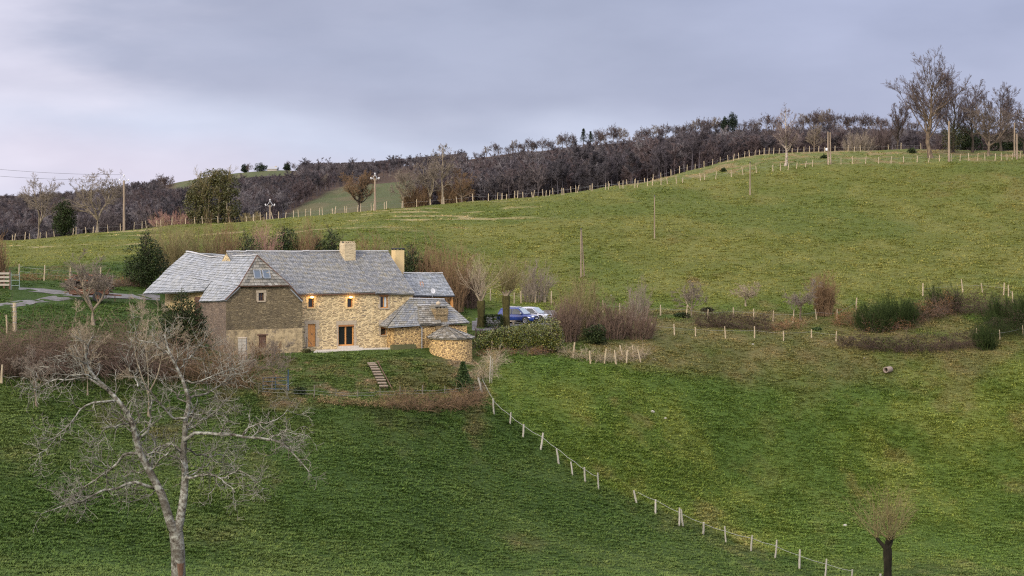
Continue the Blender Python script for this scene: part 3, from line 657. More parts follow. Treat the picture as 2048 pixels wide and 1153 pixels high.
# ---- bakehouse and round oven on the right
Bk = Bld('bakehouse', 'low rubble stone bakehouse with hipped slate roof against the right end of the farmhouse', 'outbuilding', (12.5, -1.6, ZT))
k0, k1 = U(789, -1.6), U(934, -1.6); zk = Z(655, 11, -1.6)
m = MB(); wall_front(m, k0, k1, ZT - 1.2, zk, -1.6); m.add([(k0, 0, ZT - 1), (k0, -1.6, ZT - 1), (k0, -1.6, zk), (k0, 0, zk)], (0, 1, 2, 3)); m.add([(k1, -1.6, ZT - 1), (k1, 4, ZT - 1), (k1, 4, zk), (k1, -1.6, zk)], (0, 1, 2, 3)); Bk.part('wall', m, WALL2)
A_, B_ = L(776, 654, -1.95), L(939, 646, -1.95); D_, C_ = L(818, 598.5, -.03), L(888, 600, .6)
m = MB(); roof_patch(m, A_, B_, C_, D_, .27, .34, sag=.08); roof_patch(m, np.array([A_[0], .0, A_[2]]), A_, D_ + (-.02, 0, 0), D_, .3, .35); roof_patch(m, B_, np.array([B_[0], 4.5, B_[2]]), C_, C_ + (0, .05, 0), .4, .4)
KR = Bk.part('roof', m, SLATE)
m = MB(); P0, P1 = L(836, 614, -.45), L(871, 614, -.35); q0, q1 = L(839, 650.5, -2.0), L(882, 649.5, -2.0); o_ = np.array([0, -.02, .10]); roof_patch(m, q0 + o_, q1 + o_, P1 + o_, P0 + o_, .25, .32); Bk.part('raised_slates', m, SLATE3, KR)
m = MB(); ridge_strip(m, D_ + (0, 0, .08), C_ + (0, 0, .08), .24, .10, 9); Bk.part('ridge_cap', m, RIDGE, KR); m = MB(); ridge_strip(m, P0 + (0, .02, .19), P1 + (0, .02, .19), .22, .10, 5); Bk.part('ridge_cap', m, RIDGE, KR)
c = L(880.5, 640, -1.45); w = 12.2 / F * 190; zb, zt = c[2] - .9, Z(617, c[0], -1.1)
m = MB(); m.box((c[0] - w * 1.1, -1.75, zb), (c[0] + w * 1.1, -.5, zt - .55)); m.box((c[0] - w * 1.18, -1.83, zt - .60), (c[0] + w * 1.18, -.42, zt)); KC = Bk.part('chimney', m, stone('brown_chimney_stone', (.33, .25, .15), [(.24, .18, .10), (.30, .22, .12), (.17, .13, .08)], (3, 3, 7), (.03, .1), .3, None, .05))
m = MB(); zc = zt
for i in range(4): x = c[0] - w + i * w * .66; m.box((x - .12, -1.55, zc - .01), (x + .12, -.5, zc + .18))
m.box((c[0] - w * 1.25, -1.7, zc + .175), (c[0] + w * 1.2, -.3, zc + .25)); m.box((c[0] - w * .9, -1.5, zc + .245), (c[0] - w * .1, -.5, zc + .36)); Bk.part('stone_cap', m, SLATE3)
m = MB(); m.lathe([(0, -.2), (.17, -.13), (.24, 0), (.2, .17), (0, .26)], 10, (c[0] + w * .05, -1.0, zc + .42)); Bk.part('cap_stone', m, GRAN, None, True)
m = MB(); a = L(843.5, 660, -1.75); m.tube([(a[0], -1.78, ZT - .2), (a[0], -1.78, Z(656, a[0], -1.75)), (a[0] - .2, -1.8, Z(653.5, a[0], -1.75))], .06, 8); Bk.part('downpipe', m, ZINC)
m = MB(); m.bar(A_ + (0, -.05, -.06), q0 + (0, .0, -.02), .11, .09); Bk.part('gutter', m, ZINC, KR)

oc_d = 189.6; ocx = (901.5 - 1024) / F * oc_d; ou, ov = uv_of(ocx, oc_d)
Ov = Bld('bread_oven', 'round rubble stone oven house with a mossy conical slate roof in front of the bakehouse', 'oven house', (ou, ov, ZT))
ro = 42.5 / F * oc_d; ze = Z(676.5, ou, ov - 1.6)
m = MB(); m.lathe([(ro * 1.02, ZT - 2.2), (ro, ze + .15)], 40, (ou, ov, 0)); Ov.part('wall', m, WALL2, None, True)
apx = np.array([ou - .55, ov, Z(651.5, ou, ov)]); m = MB(); k = 14
ring = [np.array([ou + (ro + .26) * math.cos(2 * math.pi * i / k), ov + (ro + .26) * math.sin(2 * math.pi * i / k), ze - .02]) for i in range(k)]
for i in range(k): roof_patch(m, ring[i], ring[(i + 1) % k], apx, apx + (.001, 0, 0), .24, .36, .05, jit=.05)
Ov.part('roof', m, SLATE3)
m = MB()
for i in range(5): m.box((apx[0] - .25 + .1 * i - .12, apx[1] - .2, apx[2] - .02 + .01 * i), (apx[0] - .25 + .1 * i + .12, apx[1] + .15, apx[2] + .06 + .012 * i))
Ov.part('apex_stones', m, SLATE3)
# ------------------------------------------------------------------ plant builders
def rdir(rng, n):
    v = rng.normal(size=(n, 3)); return norm(v)
def grow(rng, P, Rd, sp):
    """children of the branches P (B,n,3) as polylines (N,m,3)"""
    B, n, _ = P.shape; N = sp['n']
    ln = np.linalg.norm(np.diff(P, axis=1), axis=2).sum(1)
    if 'w' in sp: w = ln ** sp['w']
    else: w = ln
    ids = rng.choice(B, N, p=w / w.sum()); t0, t1 = sp.get('t', (.2, 1)); t = t0 + (t1 - t0) * rng.random(N) ** sp.get('tp', 1.0)
    s = t * (n - 1); i0 = np.minimum(s.astype(int), n - 2); f = (s - i0)[:, None]
    o = P[ids, i0] * (1 - f) + P[ids, i0 + 1] * f; T = norm(P[ids, i0 + 1] - P[ids, i0]); r0 = Rd[ids, i0] * (1 - f[:, 0]) + Rd[ids, i0 + 1] * f[:, 0]
    a = np.radians(rng.uniform(*sp.get('ang', (30, 60)), N))[:, None]
    q = rdir(rng, N); q[:, 2] += sp.get('perpup', 0); q = norm(q - (q * T).sum(1, keepdims=True) * T)
    D = norm(T * np.cos(a) + q * np.sin(a))
    L_ = (ln[ids] * sp['len'] if sp.get('rel', True) else sp['len']) * rng.uniform(.6, 1.25, N) * (1 - sp.get('fall', .4) * t)
    m = sp.get('seg', 4); out = np.empty((N, m, 3)); out[:, 0] = o; d = D
    for k in range(1, m):
        out[:, k] = out[:, k - 1] + d * (L_ / (m - 1))[:, None]
        d = d + rng.normal(size=(N, 3)) * sp.get('curl', .15); d[:, 2] += sp.get('up', .08); d = norm(d)
    rb = np.minimum(r0 * sp.get('rr', .6), sp.get('rmax', 9)); rb = np.maximum(rb, sp.get('rmin', .006))
    rad = rb[:, None] * np.linspace(1, sp.get('tip', .4), m)[None] ; rad = np.maximum(rad, sp.get('rmin', .006) * .7)
    return out, rad
def poly(pts, n):
    """resample a hand-laid centre line"""
    pts = np.asarray(pts, float); s = np.concatenate([[0], np.cumsum(np.linalg.norm(np.diff(pts[:, :3], axis=0), axis=1))]); q = np.linspace(0, s[-1], n)
    return np.stack([np.interp(q, s, pts[:, i]) for i in range(pts.shape[1])], -1)
def tubes_mesh(name, levels, mat, ks, smooth=True):
    V, Q, o = [], [], 0
    for (P, Rd), k in zip(levels, ks):
        v, f = tubes_np(P, Rd, k); V.append(v); Q.append(f + o); o += len(v)
    return mesh_np(name, np.vstack(V), [np.vstack(Q)], mat, smooth)
def trunk_line(rng, h, r, n=9, wob=.03, lean=(0, 0), tip=.25):
    z = np.linspace(0, 1, n); w = np.cumsum(rng.normal(size=(n, 2)) * wob * h / 3, 0); w[0] = 0
    P = np.stack([w[:, 0] + lean[0] * z * h, w[:, 1] + lean[1] * z * h, z * h], -1)
    rad = r * (1 - z * (1 - tip)); rad[0] *= 1.35
    return P[None], rad[None]
def bare_tree(seed, h, r=None, form='round', twr=.010, dens=1.0, mats=None, name='bare_tree'):
    """h overall height. returns (trunk mesh, crown mesh) in metres, base at 0"""
    g = np.random.default_rng(seed); r = r or h * .022; D = lambda n: max(4, int(n * dens))
    if form == 'round':     # broad crown, limbs from a third of the way up
        t = trunk_line(g, h * .66, r); S = [dict(n=D(20), t=(.22, 1), ang=(40, 75), len=.72, seg=7, curl=.13, up=.10, rr=.6, fall=.35), dict(n=D(95), t=(.2, 1), ang=(25, 55), len=.50, seg=6, curl=.15, up=.06, rr=.6),
            dict(n=D(900), t=(.15, 1), ang=(25, 60), len=.5, seg=4, curl=.2, up=.05, rr=.6, rmin=twr), dict(n=D(3800), t=(.1, 1), ang=(25, 60), len=.5, seg=3, curl=.2, up=.03, rmin=twr * .7)]
    elif form == 'wide':    # domed skyline tree, crown close to the ground
        t = trunk_line(g, h * .62, r); S = [dict(n=D(24), t=(.14, 1), ang=(28, 62), len=.72, seg=7, curl=.11, up=.14, rr=.5, fall=.25), dict(n=D(130), t=(.2, 1), ang=(22, 50), len=.46, seg=5, curl=.13, up=.10, rr=.6), dict(n=D(900), t=(.15, 1), ang=(22, 55), len=.46, seg=4, curl=.15, up=.08, rr=.6, rmin=twr), dict(n=D(3200), t=(.1, 1), ang=(22, 55), len=.45, seg=3, curl=.16, up=.04, rmin=twr * .7)]
    elif form == 'tall':    # tall, ascending limbs, fan of upright twigs
        t = trunk_line(g, h * .72, r, 10, .025); S = [dict(n=D(28), t=(.26, 1), ang=(32, 56), len=.66, seg=8, curl=.09, up=.15, rr=.34, fall=.40), dict(n=D(150), t=(.25, 1), ang=(18, 42), len=.48, seg=5, curl=.11, up=.12, rr=.6),
            dict(n=D(1100), t=(.2, 1), ang=(18, 45), len=.48, seg=4, curl=.14, up=.10, rr=.6, rmin=twr), dict(n=D(4600), t=(.15, 1), ang=(20, 45), len=.45, seg=3, curl=.16, up=.06, rmin=twr * .7)]
    elif form == 'fork':    # two or three stems from low down, airy crown
        b = trunk_line(g, h * .24, r, 5, .04); k = 3; st = []
        for i in range(k):
            a = 2 * math.pi * i / k + g.uniform(0, 1); st.append(poly(np.cumsum(np.vstack([b[0][0, -1], [(math.cos(a) * .35 * h * .2 * f, math.sin(a) * .35 * h * .2 * f, h * .165) for f in (1.2, .9, .5, .3)] + g.normal(size=(4, 3)) * .02 * h]), 0), 8))
        st = np.array(st); rs_ = np.repeat((r * .66 * np.linspace(1, .25, 8))[None], k, 0); S = [dict(n=D(30), t=(.12, 1), ang=(32, 68), len=.62, seg=6, curl=.14, up=.10, rr=.55), dict(n=D(110), t=(.2, 1), ang=(25, 55), len=.55, seg=5, curl=.15, up=.08, rr=.6),
            dict(n=D(950), t=(.15, 1), ang=(25, 55), len=.5, seg=4, curl=.18, up=.06, rr=.6, rmin=twr), dict(n=D(3400), t=(.1, 1), ang=(25, 55), len=.5, seg=3, curl=.2, up=.03, rmin=twr * .7)]
        lv = [b, (st, rs_)]
    elif form == 'birch':
        t = trunk_line(g, h * .93, r, 12, .02, tip=.1); S = [dict(n=D(26), t=(.24, .97), ang=(42, 66), len=.42, seg=7, curl=.07, up=.14, rr=.4, fall=.70), dict(n=D(160), t=(.2, 1), ang=(22, 48), len=.5, seg=5, curl=.12, up=.03, rr=.6),
            dict(n=D(900), t=(.2, 1), ang=(20, 50), len=.5, seg=4, curl=.12, up=-.08, rr=.6, rmin=twr), dict(n=D(2600), t=(.1, 1), ang=(20, 50), len=.55, seg=3, curl=.15, up=-.10, rmin=twr * .7)]
    elif form == 'orchard': # short trunk, low spreading twisted crown
        t = trunk_line(g, h * .42, r, 6, .06); S = [dict(n=D(12), t=(.55, 1), ang=(35, 75), len=1.15, seg=8, curl=.24, up=.05, rr=.7, fall=.1), dict(n=D(80), t=(.2, 1), ang=(30, 70), len=.45, seg=6, curl=.26, up=.08, rr=.6),
            dict(n=D(700), t=(.1, 1), ang=(30, 75), len=.5, seg=4, curl=.28, up=.08, rr=.6, rmin=twr), dict(n=D(2600), t=(.1, 1), ang=(30, 75), len=.5, seg=3, curl=.3, up=.04, rmin=twr * .7)]
    elif form == 'wood':    # light version for the woods on the far hill
        t = trunk_line(g, h * .75, r, 6); S = [dict(n=D(13), t=(.30, 1), ang=(28, 55), len=.50, seg=5, curl=.12, up=.14, rr=.55, rmin=twr * 1.6), dict(n=D(85), t=(.2, 1), ang=(22, 50), len=.5, seg=4, curl=.14, up=.08, rr=.6, rmin=twr * 1.2),
            dict(n=D(700), t=(.15, 1), ang=(22, 55), len=.55, seg=3, curl=.15, up=.06, rmin=twr)]
    if form != 'fork': lv = [t]
    nt_ = len(lv)
    src = lv[-1]
    for s in S: src = grow(g, *src, s); lv.append(src)
    # scale to the wanted height
    top = np.percentile(lv[-1][0][..., 2], 99.4); k = h / top; lv = [(P * k, Rd) for P, Rd in lv]
    mt, mc = mats
    if form == 'wood': return tubes_mesh(name, lv, mt, [5, 3, 3, 3], False)
    nt2 = nt_ + 1
    ks = [9, 6, 4, 3, 3, 3]
    return tubes_mesh('trunk', lv[:nt2], mt, ks[:nt2]), tubes_mesh('crown', lv[nt2:], mc, [4, 3, 3, 3][:len(lv) - nt2])
def shrub_mesh(seed, w, h, n=60, sub=(6, 22), twr=.008, mat=None, spread=.55, up=.02, curl=.14, dep=None, name='stems'):
    """a thicket of stems from the ground, w wide, h high"""
    g = np.random.default_rng(seed); a = g.uniform(0, 2 * np.pi, n); rr = np.sqrt(g.random(n)) * .44; dep = dep or w
    o = np.stack([rr * np.cos(a) * w, rr * np.sin(a) * dep, np.zeros(n)], -1)
    d = norm(np.stack([np.cos(a) * spread * .62 * (rr / .44 * .8 + .2) * w / max(h, .1), np.sin(a) * spread * .62 * (rr / .44 * .8 + .2) * dep / max(h, .1), np.ones(n)], -1) + g.normal(size=(n, 3)) * .18)
    m = 6; P = np.empty((n, m, 3)); P[:, 0] = o; L_ = h * g.uniform(.42, 1.0, n) * (1.08 - .5 * (rr / .44) ** 2)
    for k in range(1, m):
        P[:, k] = P[:, k - 1] + d * (L_ / (m - 1))[:, None]; d = norm(d + g.normal(size=(n, 3)) * curl + np.array([0, 0, up]))
    R0 = np.repeat((twr * 2.2 * np.linspace(1, .5, m))[None], n, 0) * g.uniform(.7, 1.4, (n, 1))
    l1 = grow(g, P, R0, dict(n=n * sub[0], t=(.2, 1), ang=(15, 50), len=.38, seg=4, curl=curl * 1.2, up=up, rr=.7, rmin=twr))
    l2 = grow(g, *l1, dict(n=n * sub[1], t=(.1, 1), ang=(20, 60), len=.6, seg=3, curl=curl * 1.4, up=up, rmin=twr * .7))
    lv = [(P, R0), l1, l2]; top = np.percentile(l2[0][..., 2], 98); kz = h / top; wx = max(np.percentile(np.abs(l2[0][..., 0]), 97), .01); kx = min(1.6, max(.5, w * .5 / wx))
    lv = [(p * np.array([kx, kx, kz]), r) for p, r in lv]
    return tubes_mesh(name, lv, mat, [4, 3, 3], False)
def leaves_np(g, P, size, flat=.3, asp=.55):
    n = len(P); a = rdir(g, n); a[:, 2] = a[:, 2] * .6 - .15; a = norm(a); nn = rdir(g, n); nn[:, 2] = np.abs(nn[:, 2]) + flat; b = norm(np.cross(nn, a)); s = (size * g.uniform(.6, 1.4, n))[:, None]
    v = np.stack([P - a * s * .1, P + a * s * .45 + b * s * asp * .5, P + a * s, P + a * s * .45 - b * s * asp * .5], 1).reshape(-1, 3)
    return v, np.arange(n * 4).reshape(n, 4)
def blob_pts(g, lobes, n, shell=.55, gap=.35, gscale=.6):
    """points through the outer part of several lobes (cx,cy,cz,rx,ry,rz), thinned in clumps so gaps show"""
    lobes = np.asarray(lobes, float); w = (lobes[:, 3] * lobes[:, 4] * lobes[:, 5]) ** .66; k = g.choice(len(lobes), int(n * 1.7), p=w / w.sum())
    d = rdir(g, len(k)); r = g.random(len(k)) ** .33; r = shell + (1 - shell) * r if shell else r
    r = r * (1 + g.normal(size=len(k)) * .09)
    p = lobes[k, :3] + d * lobes[k, 3:] * r[:, None]
    nz = (vnoise(p[:, 0] / gscale + 31 + k, p[:, 2] / gscale + 7, 5) + vnoise(p[:, 1] / gscale + 3, p[:, 2] / gscale * 1.3 + k, 9)) / 2
    return p[(nz > gap) & (p[:, 2] > .02)][:n]
def leaf_mesh(seed, lobes, n, size, mat, gap=.36, shell=.5, flat=.3, asp=.55, name='foliage'):
    g = np.random.default_rng(seed); P = blob_pts(g, lobes, n, shell, gap); v, f = leaves_np(g, P, size, flat, asp); return mesh_np(name, v, [f], mat, False)
def lobes_for(g, w, h, n=7, cone=0.0, dep=None, low=.12):
    dep = dep or w; L_ = []
    for i in range(n):
        t = (i + .5) / n; z = h * (low + (1 - low) * t * .82); k = (1 - cone * t) * math.sin(math.pi * min(1, t * .8 + .25)) ** .5
        a = i * 2.4; off = .22 * k
        L_.append((math.cos(a) * w * off, math.sin(a) * dep * off, z, w * .34 * k * g.uniform(.8, 1.15), dep * .34 * k * g.uniform(.8, 1.15), h * .24 * g.uniform(.8, 1.1)))
    L_.append((0, 0, h * .35, w * .36, dep * .36, h * .33)); return L_
def conifer_mesh(seed, h, w, n, mat, size=.16, name='foliage', cut=.06):
    """whorled drooping boughs"""
    g = np.random.default_rng(seed); t = g.random(n) ** .75 * (1 - cut) + cut; tier = np.floor(t * 13) / 13 + g.normal(size=n) * .012
    a = g.integers(0, 9, n) * (2 * np.pi / 9) + np.floor(t * 13) * .9 + g.normal(size=n) * .16; r = (1 - t) ** .85 * w * .5 * np.sqrt(g.random(n)) * g.uniform(.8, 1.15, n)
    P = np.stack([r * np.cos(a), r * np.sin(a), tier * h + (1 - t) * .02 * h - r * .22 + .02], -1); P[:, 2] = np.clip(P[:, 2], .03, h)
    v, f = leaves_np(g, P, size, .2, .4); return mesh_np(name, v, [f], mat, False)

BK_DARK = bark('dark_bark', (.045, .036, .030), (.10, .078, .06), (.16, .14, .11))
BK_GREY = bark('grey_brown_bark', (.10, .075, .055), (.21, .165, .12), (.30, .26, .20))
BK_PALE = bark('pale_bark', (.14, .11, .075), (.30, .25, .18), (.40, .35, .27))
BK_BIRCH = bark('birch_bark', (.14, .10, .08), (.50, .43, .35), (.62, .56, .48), 4, 1.6)
BK_MOSS = bark('mossy_bark', (.035, .032, .014), (.085, .075, .025), (.14, .12, .05), 4, .7)
TW_PURP = twig('purple_brown_twigs', (.085, .064, .064), (.145, .112, .108))
TW_GREY = twig('grey_twigs', (.16, .13, .105), (.27, .225, .18))
TW_BRN = twig('brown_twigs', (.135, .085, .050), (.25, .165, .095))
TW_RED = twig('reddish_twigs', (.105, .074, .057), (.185, .125, .094))
TW_OLIVE = twig('olive_twigs', (.14, .115, .055), (.25, .205, .105))
TW_PALE = twig('pale_twigs', (.26, .205, .14), (.42, .345, .25))
TW_PINK = twig('pinkish_twigs', (.24, .135, .115), (.36, .22, .18))
LF_DARK = leafmat('dark_evergreen_leaves', [(.014, .025, .008), (.026, .040, .011), (.042, .058, .017), (.020, .032, .009)], .65, .18)
LF_IVY = leafmat('ivy_leaves', [(.045, .050, .014), (.085, .080, .024), (.12, .105, .036), (.055, .060, .016)], .45, .4)
LF_LAUR = leafmat('yellow_green_hedge_leaves', [(.070, .092, .018), (.145, .152, .028), (.040, .060, .012), (.10, .115, .022), (.20, .185, .042)], .4, .45)
LF_CON = leafmat('conifer_needles', [(.020, .042, .012), (.040, .068, .018), (.060, .090, .028)], .6, .2)
LF_FAR = leafmat('far_conifer_needles', [(.016, .026, .016), (.030, .042, .024)], .7, .15)
LF_BRAMD = leafmat('dark_bramble_leaves', [(.030, .022, .016), (.050, .034, .025), (.030, .034, .014), (.085, .055, .038)], .7, .12)
TW_DARK = twig('dark_bramble_stems', (.055, .038, .032), (.12, .08, .065))
LF_RUST = leafmat('withered_bracken', [(.15, .070, .030), (.24, .125, .055), (.10, .050, .026), (.28, .17, .085)], .8, .1)
LF_BRAM = leafmat('bramble_leaves', [(.060, .040, .029), (.092, .058, .040), (.050, .048, .022), (.13, .084, .055)], .7, .15)
LF_DRY = leafmat('dry_grass', [(.24, .175, .085), (.33, .25, .13), (.17, .125, .06), (.20, .17, .07)], .9, .1)
TW_BROOM = twig('broom_stems', (.017, .028, .009), (.042, .060, .018))

def put(name, label, cat, base, meshes, rz=0.0, group=None, sc=1.0):
    """an Empty at the base with one child per (part name, mesh)"""
    t = thing(name, label, cat, base, rz, group); t.scale = (sc, sc, sc) if isinstance(sc, (int, float)) else sc
    for pn, me in meshes: link(pn, me, t)
    return t
def hgt(base, pytop): return (HY - pytop) / F * base[1] - base[2]
# ------------------------------------------------------------------ the old fruit tree in the foreground
def old_tree():
    g = np.random.default_rng(12); D0 = 47.0
    def PX(l, dz0=0.0, dz1=0.0, n=10):
        q = []
        for i, (x, y) in enumerate(l):
            d = D0 + dz0 + (dz1 - dz0) * i / (len(l) - 1); q.append(((x - 1024) / F * d, d, (HY - y) / F * d))
        return poly(q, n)
    bx, bd, bz = at(355, D0)
    trunk = PX([(357, 1245), (357, 1200), (357, 1150), (356, 1100), (352, 1064)], 0, 0, 10)
    st = [(PX([(352, 1068), (342, 1050), (324, 990), (300, 944), (280, 907), (273, 884), (264, 842), (250, 819), (227, 791), (194, 759), (176, 740), (171, 712), (176, 690), (186, 672)], 0, -.5, 22), .115, .018),
          (PX([(354, 1068), (361, 1036), (368, 990), (371, 944), (366, 910), (369, 879), (371, 837), (379, 805), (372, 780), (367, 763), (351, 731), (336, 700), (330, 672)], 0, .6, 22), .112, .018)]
    limbs = [  # (pixels, depth offsets, base radius)
        ([(368, 882), (393, 866), (444, 869), (486, 872), (532, 881), (560, 889), (578, 902), (600, 919), (618, 940)], .2, -1.2, .055),
        ([(486, 871), (505, 850), (535, 838), (560, 823), (572, 800)], -.4, -.8, .026),
        ([(532, 881), (556, 868), (588, 862), (612, 858)], -.8, -1.2, .020),
        ([(371, 955), (393, 951), (416, 951), (436, 956), (462, 978)], .1, -.7, .045),
        ([(440, 957), (462, 948), (486, 942), (510, 962), (530, 973)], -.3, -.9, .026),
        ([(308, 977), (277, 964), (250, 971), (203, 992), (162, 1013), (118, 1028), (92, 1040)], 0, -.9, .048),
        ([(203, 992), (180, 985), (150, 990), (128, 1001)], -.4, -.7, .02),
        ([(280, 908), (250, 912), (222, 937), (185, 962), (152, 985), (130, 1000)], -.1, .8, .045),
        ([(222, 937), (200, 925), (175, 912)], .2, .6, .018),
        ([(272, 884), (292, 862), (296, 840), (302, 820), (296, 800)], -.1, .3, .042),
        ([(264, 850), (231, 847), (208, 855), (190, 868), (178, 884)], -.2, -.8, .026),
        ([(235, 801), (194, 807), (172, 818), (150, 840), (122, 872), (95, 905), (66, 912)], -.3, -1.2, .034),
        ([(215, 780), (190, 768), (150, 758), (115, 762), (82, 775), (55, 790)], -.4, .5, .036),
        ([(194, 759), (160, 745), (128, 748), (92, 764), (62, 782)], -.4, -1.3, .026),
        ([(174, 728), (150, 712), (122, 704), (95, 706)], -.5, -.9, .022),
        ([(370, 838), (342, 836), (318, 815), (296, 792), (276, 774)], .2, -.6, .038),
        ([(276, 774), (270, 745), (258, 720), (262, 700)], -.4, -.2, .022),
        ([(372, 832), (402, 836), (428, 824), (450, 809), (470, 790)], .3, .9, .036),
        ([(376, 800), (402, 790), (440, 772), (478, 758), (505, 752)], .4, 1.1, .034),
        ([(367, 765), (404, 757), (440, 735), (462, 720), (490, 712)], .5, .2, .030),
        ([(356, 742), (372, 715), (392, 690), (410, 668)], .5, .9, .026),
        ([(345, 716), (322, 702), (296, 695), (270, 690)], .5, 1.1, .024),
        ([(380, 806), (352, 790), (330, 770), (318, 745)], .3, 1.0, .026),
        ([(366, 905), (340, 885), (318, 880), (296, 895), (282, 912)], .2, .9, .034),
        ([(370, 930), (352, 908), (340, 895)], .1, .6, .020),
        ([(366, 888), (400, 900), (438, 896), (455, 905)], .3, 1.2, .032),
        ([(371, 950), (396, 942), (420, 928), (444, 935)], .2, 1.0, .026),
        ([(297, 940), (268, 946), (246, 945)], 0, .6, .018),
        ([(312, 980), (285, 990), (262, 1002), (240, 1000)], 0, .7, .022),
    ]
    base = np.array([bx, bd, bz - .15])
    LP = [PX(l, a, b, 12) for l, a, b, r in limbs]
    LP = [p + np.concatenate([[[0, 0, 0]], np.cumsum(g.normal(size=(11, 3)) * .034, 0)]) * np.array([1, 1.6, 1]) for p in LP]
    LR = [np.linspace(r * .85, r * .2, 12) for *_, r in limbs]
    SP = [p + np.concatenate([[[0, 0, 0]], g.normal(size=(len(p) - 1, 3)) * .020]) for p, a, b in st]
    allP = np.array(LP + [poly(p, 12) for p in SP]); allR = np.array(LR + [np.linspace(a * .5, b, 12) for p, a, b in st])
    l2 = grow(g, allP, allR, dict(n=270, t=(.25, 1), ang=(35, 85), len=.88, rel=False, seg=8, curl=.32, up=.10, rr=.55, rmax=.024, fall=.25, perpup=.25))
    l3 = grow(g, np.concatenate([poly_b(allP, 8), l2[0]]), np.concatenate([allR[:, np.linspace(0, 11, 8).astype(int)], l2[1]]), dict(n=1700, t=(.12, 1), ang=(35, 85), len=.44, rel=False, seg=6, curl=.28, up=.0, rr=.55, rmin=.0052, rmax=.010, w=.5, perpup=.1))
    l4 = grow(g, *l3, dict(n=2500, t=(.1, 1), ang=(30, 80), len=.20, rel=False, seg=3, curl=.28, up=-.03, rmin=.0038, rmax=.006))
    t = thing('old_fruit_tree', 'large bare old fruit tree with two lichen-grey trunks standing in the near grass', 'tree', tuple(base))
    tr = np.interp(np.linspace(0, 1, 10), [0, .5, 1], [.20, .168, .165])
    lv = [(trunk[None] - base, tr[None])] + [(p[None] - base, np.linspace(a, b, len(p))[None] ** 1.0) for p, a, b in st]
    link('trunk', tubes_mesh('trunk', lv, lichen_bark(), [16, 12, 12]), t)
    link('limbs', tubes_mesh('limbs', [(np.array(LP) - base, np.array(LR)), (l2[0] - base, l2[1])], bpy.data.materials['lichen_bark'], [7, 5]), t)
    link('twigs', tubes_mesh('twigs', [(l3[0] - base, l3[1]), (l4[0] - base, l4[1])], TW_LICH, [4, 3], False), t)
    # torn strip of bare brown wood low on the trunk
    m = MB(); z = np.linspace(.1, 1.35, 14); w = .055 + .03 * np.sin(z * 5 + 1)
    c = np.stack([np.interp(z, trunk[:, 2] - base[2], trunk[:, 0] - base[0]), np.interp(z, trunk[:, 2] - base[2], trunk[:, 1] - base[1]), z], -1)
    a0 = R(-62); off = .172
    for s in (-1, 1): pass
    L1 = np.stack([c[:, 0] + np.cos(a0 - w / off) * off, c[:, 1] + np.sin(a0 - w / off) * off, z], -1); L2 = np.stack([c[:, 0] + np.cos(a0 + w / off) * off, c[:, 1] + np.sin(a0 + w / off) * off, z], -1); Lm = np.stack([c[:, 0] + math.cos(a0) * (off + .012), c[:, 1] + math.sin(a0) * (off + .012), z], -1)
    V = np.stack([L1, Lm, L2], 1).reshape(-1, 3); m.add(V, [(i * 3 + j, i * 3 + j + 1, i * 3 + j + 4, i * 3 + j + 3) for i in range(13) for j in range(2)])
    m.build('bare_wood', bark('torn_wood', (.09, .05, .032), (.20, .12, .08), None, 8, .15), t, True)
def poly_b(P, n): return np.array([poly(p, n) for p in P])
def lichen_bark():
    t = NT('lichen_bark', .95, .1); co = t.coord(); n = t.noise(co, 9, 5, .7); k = t.noise(co, 2.2, 4, .6)
    c = t.ramp(n, [(.36, (.05, .042, .034)), (.46, (.15, .135, .11)), (.55, (.29, .29, .25)), (.75, (.46, .46, .405))])
    t.base(t.mix(t.ramp(k, [(.45, 0.0), (.62, .8)]), c, (.075, .065, .05))).bump(n, .03); return t.m
TW_LICH = twig('lichen_twigs', (.085, .075, .057), (.29, .275, .225))
old_tree()

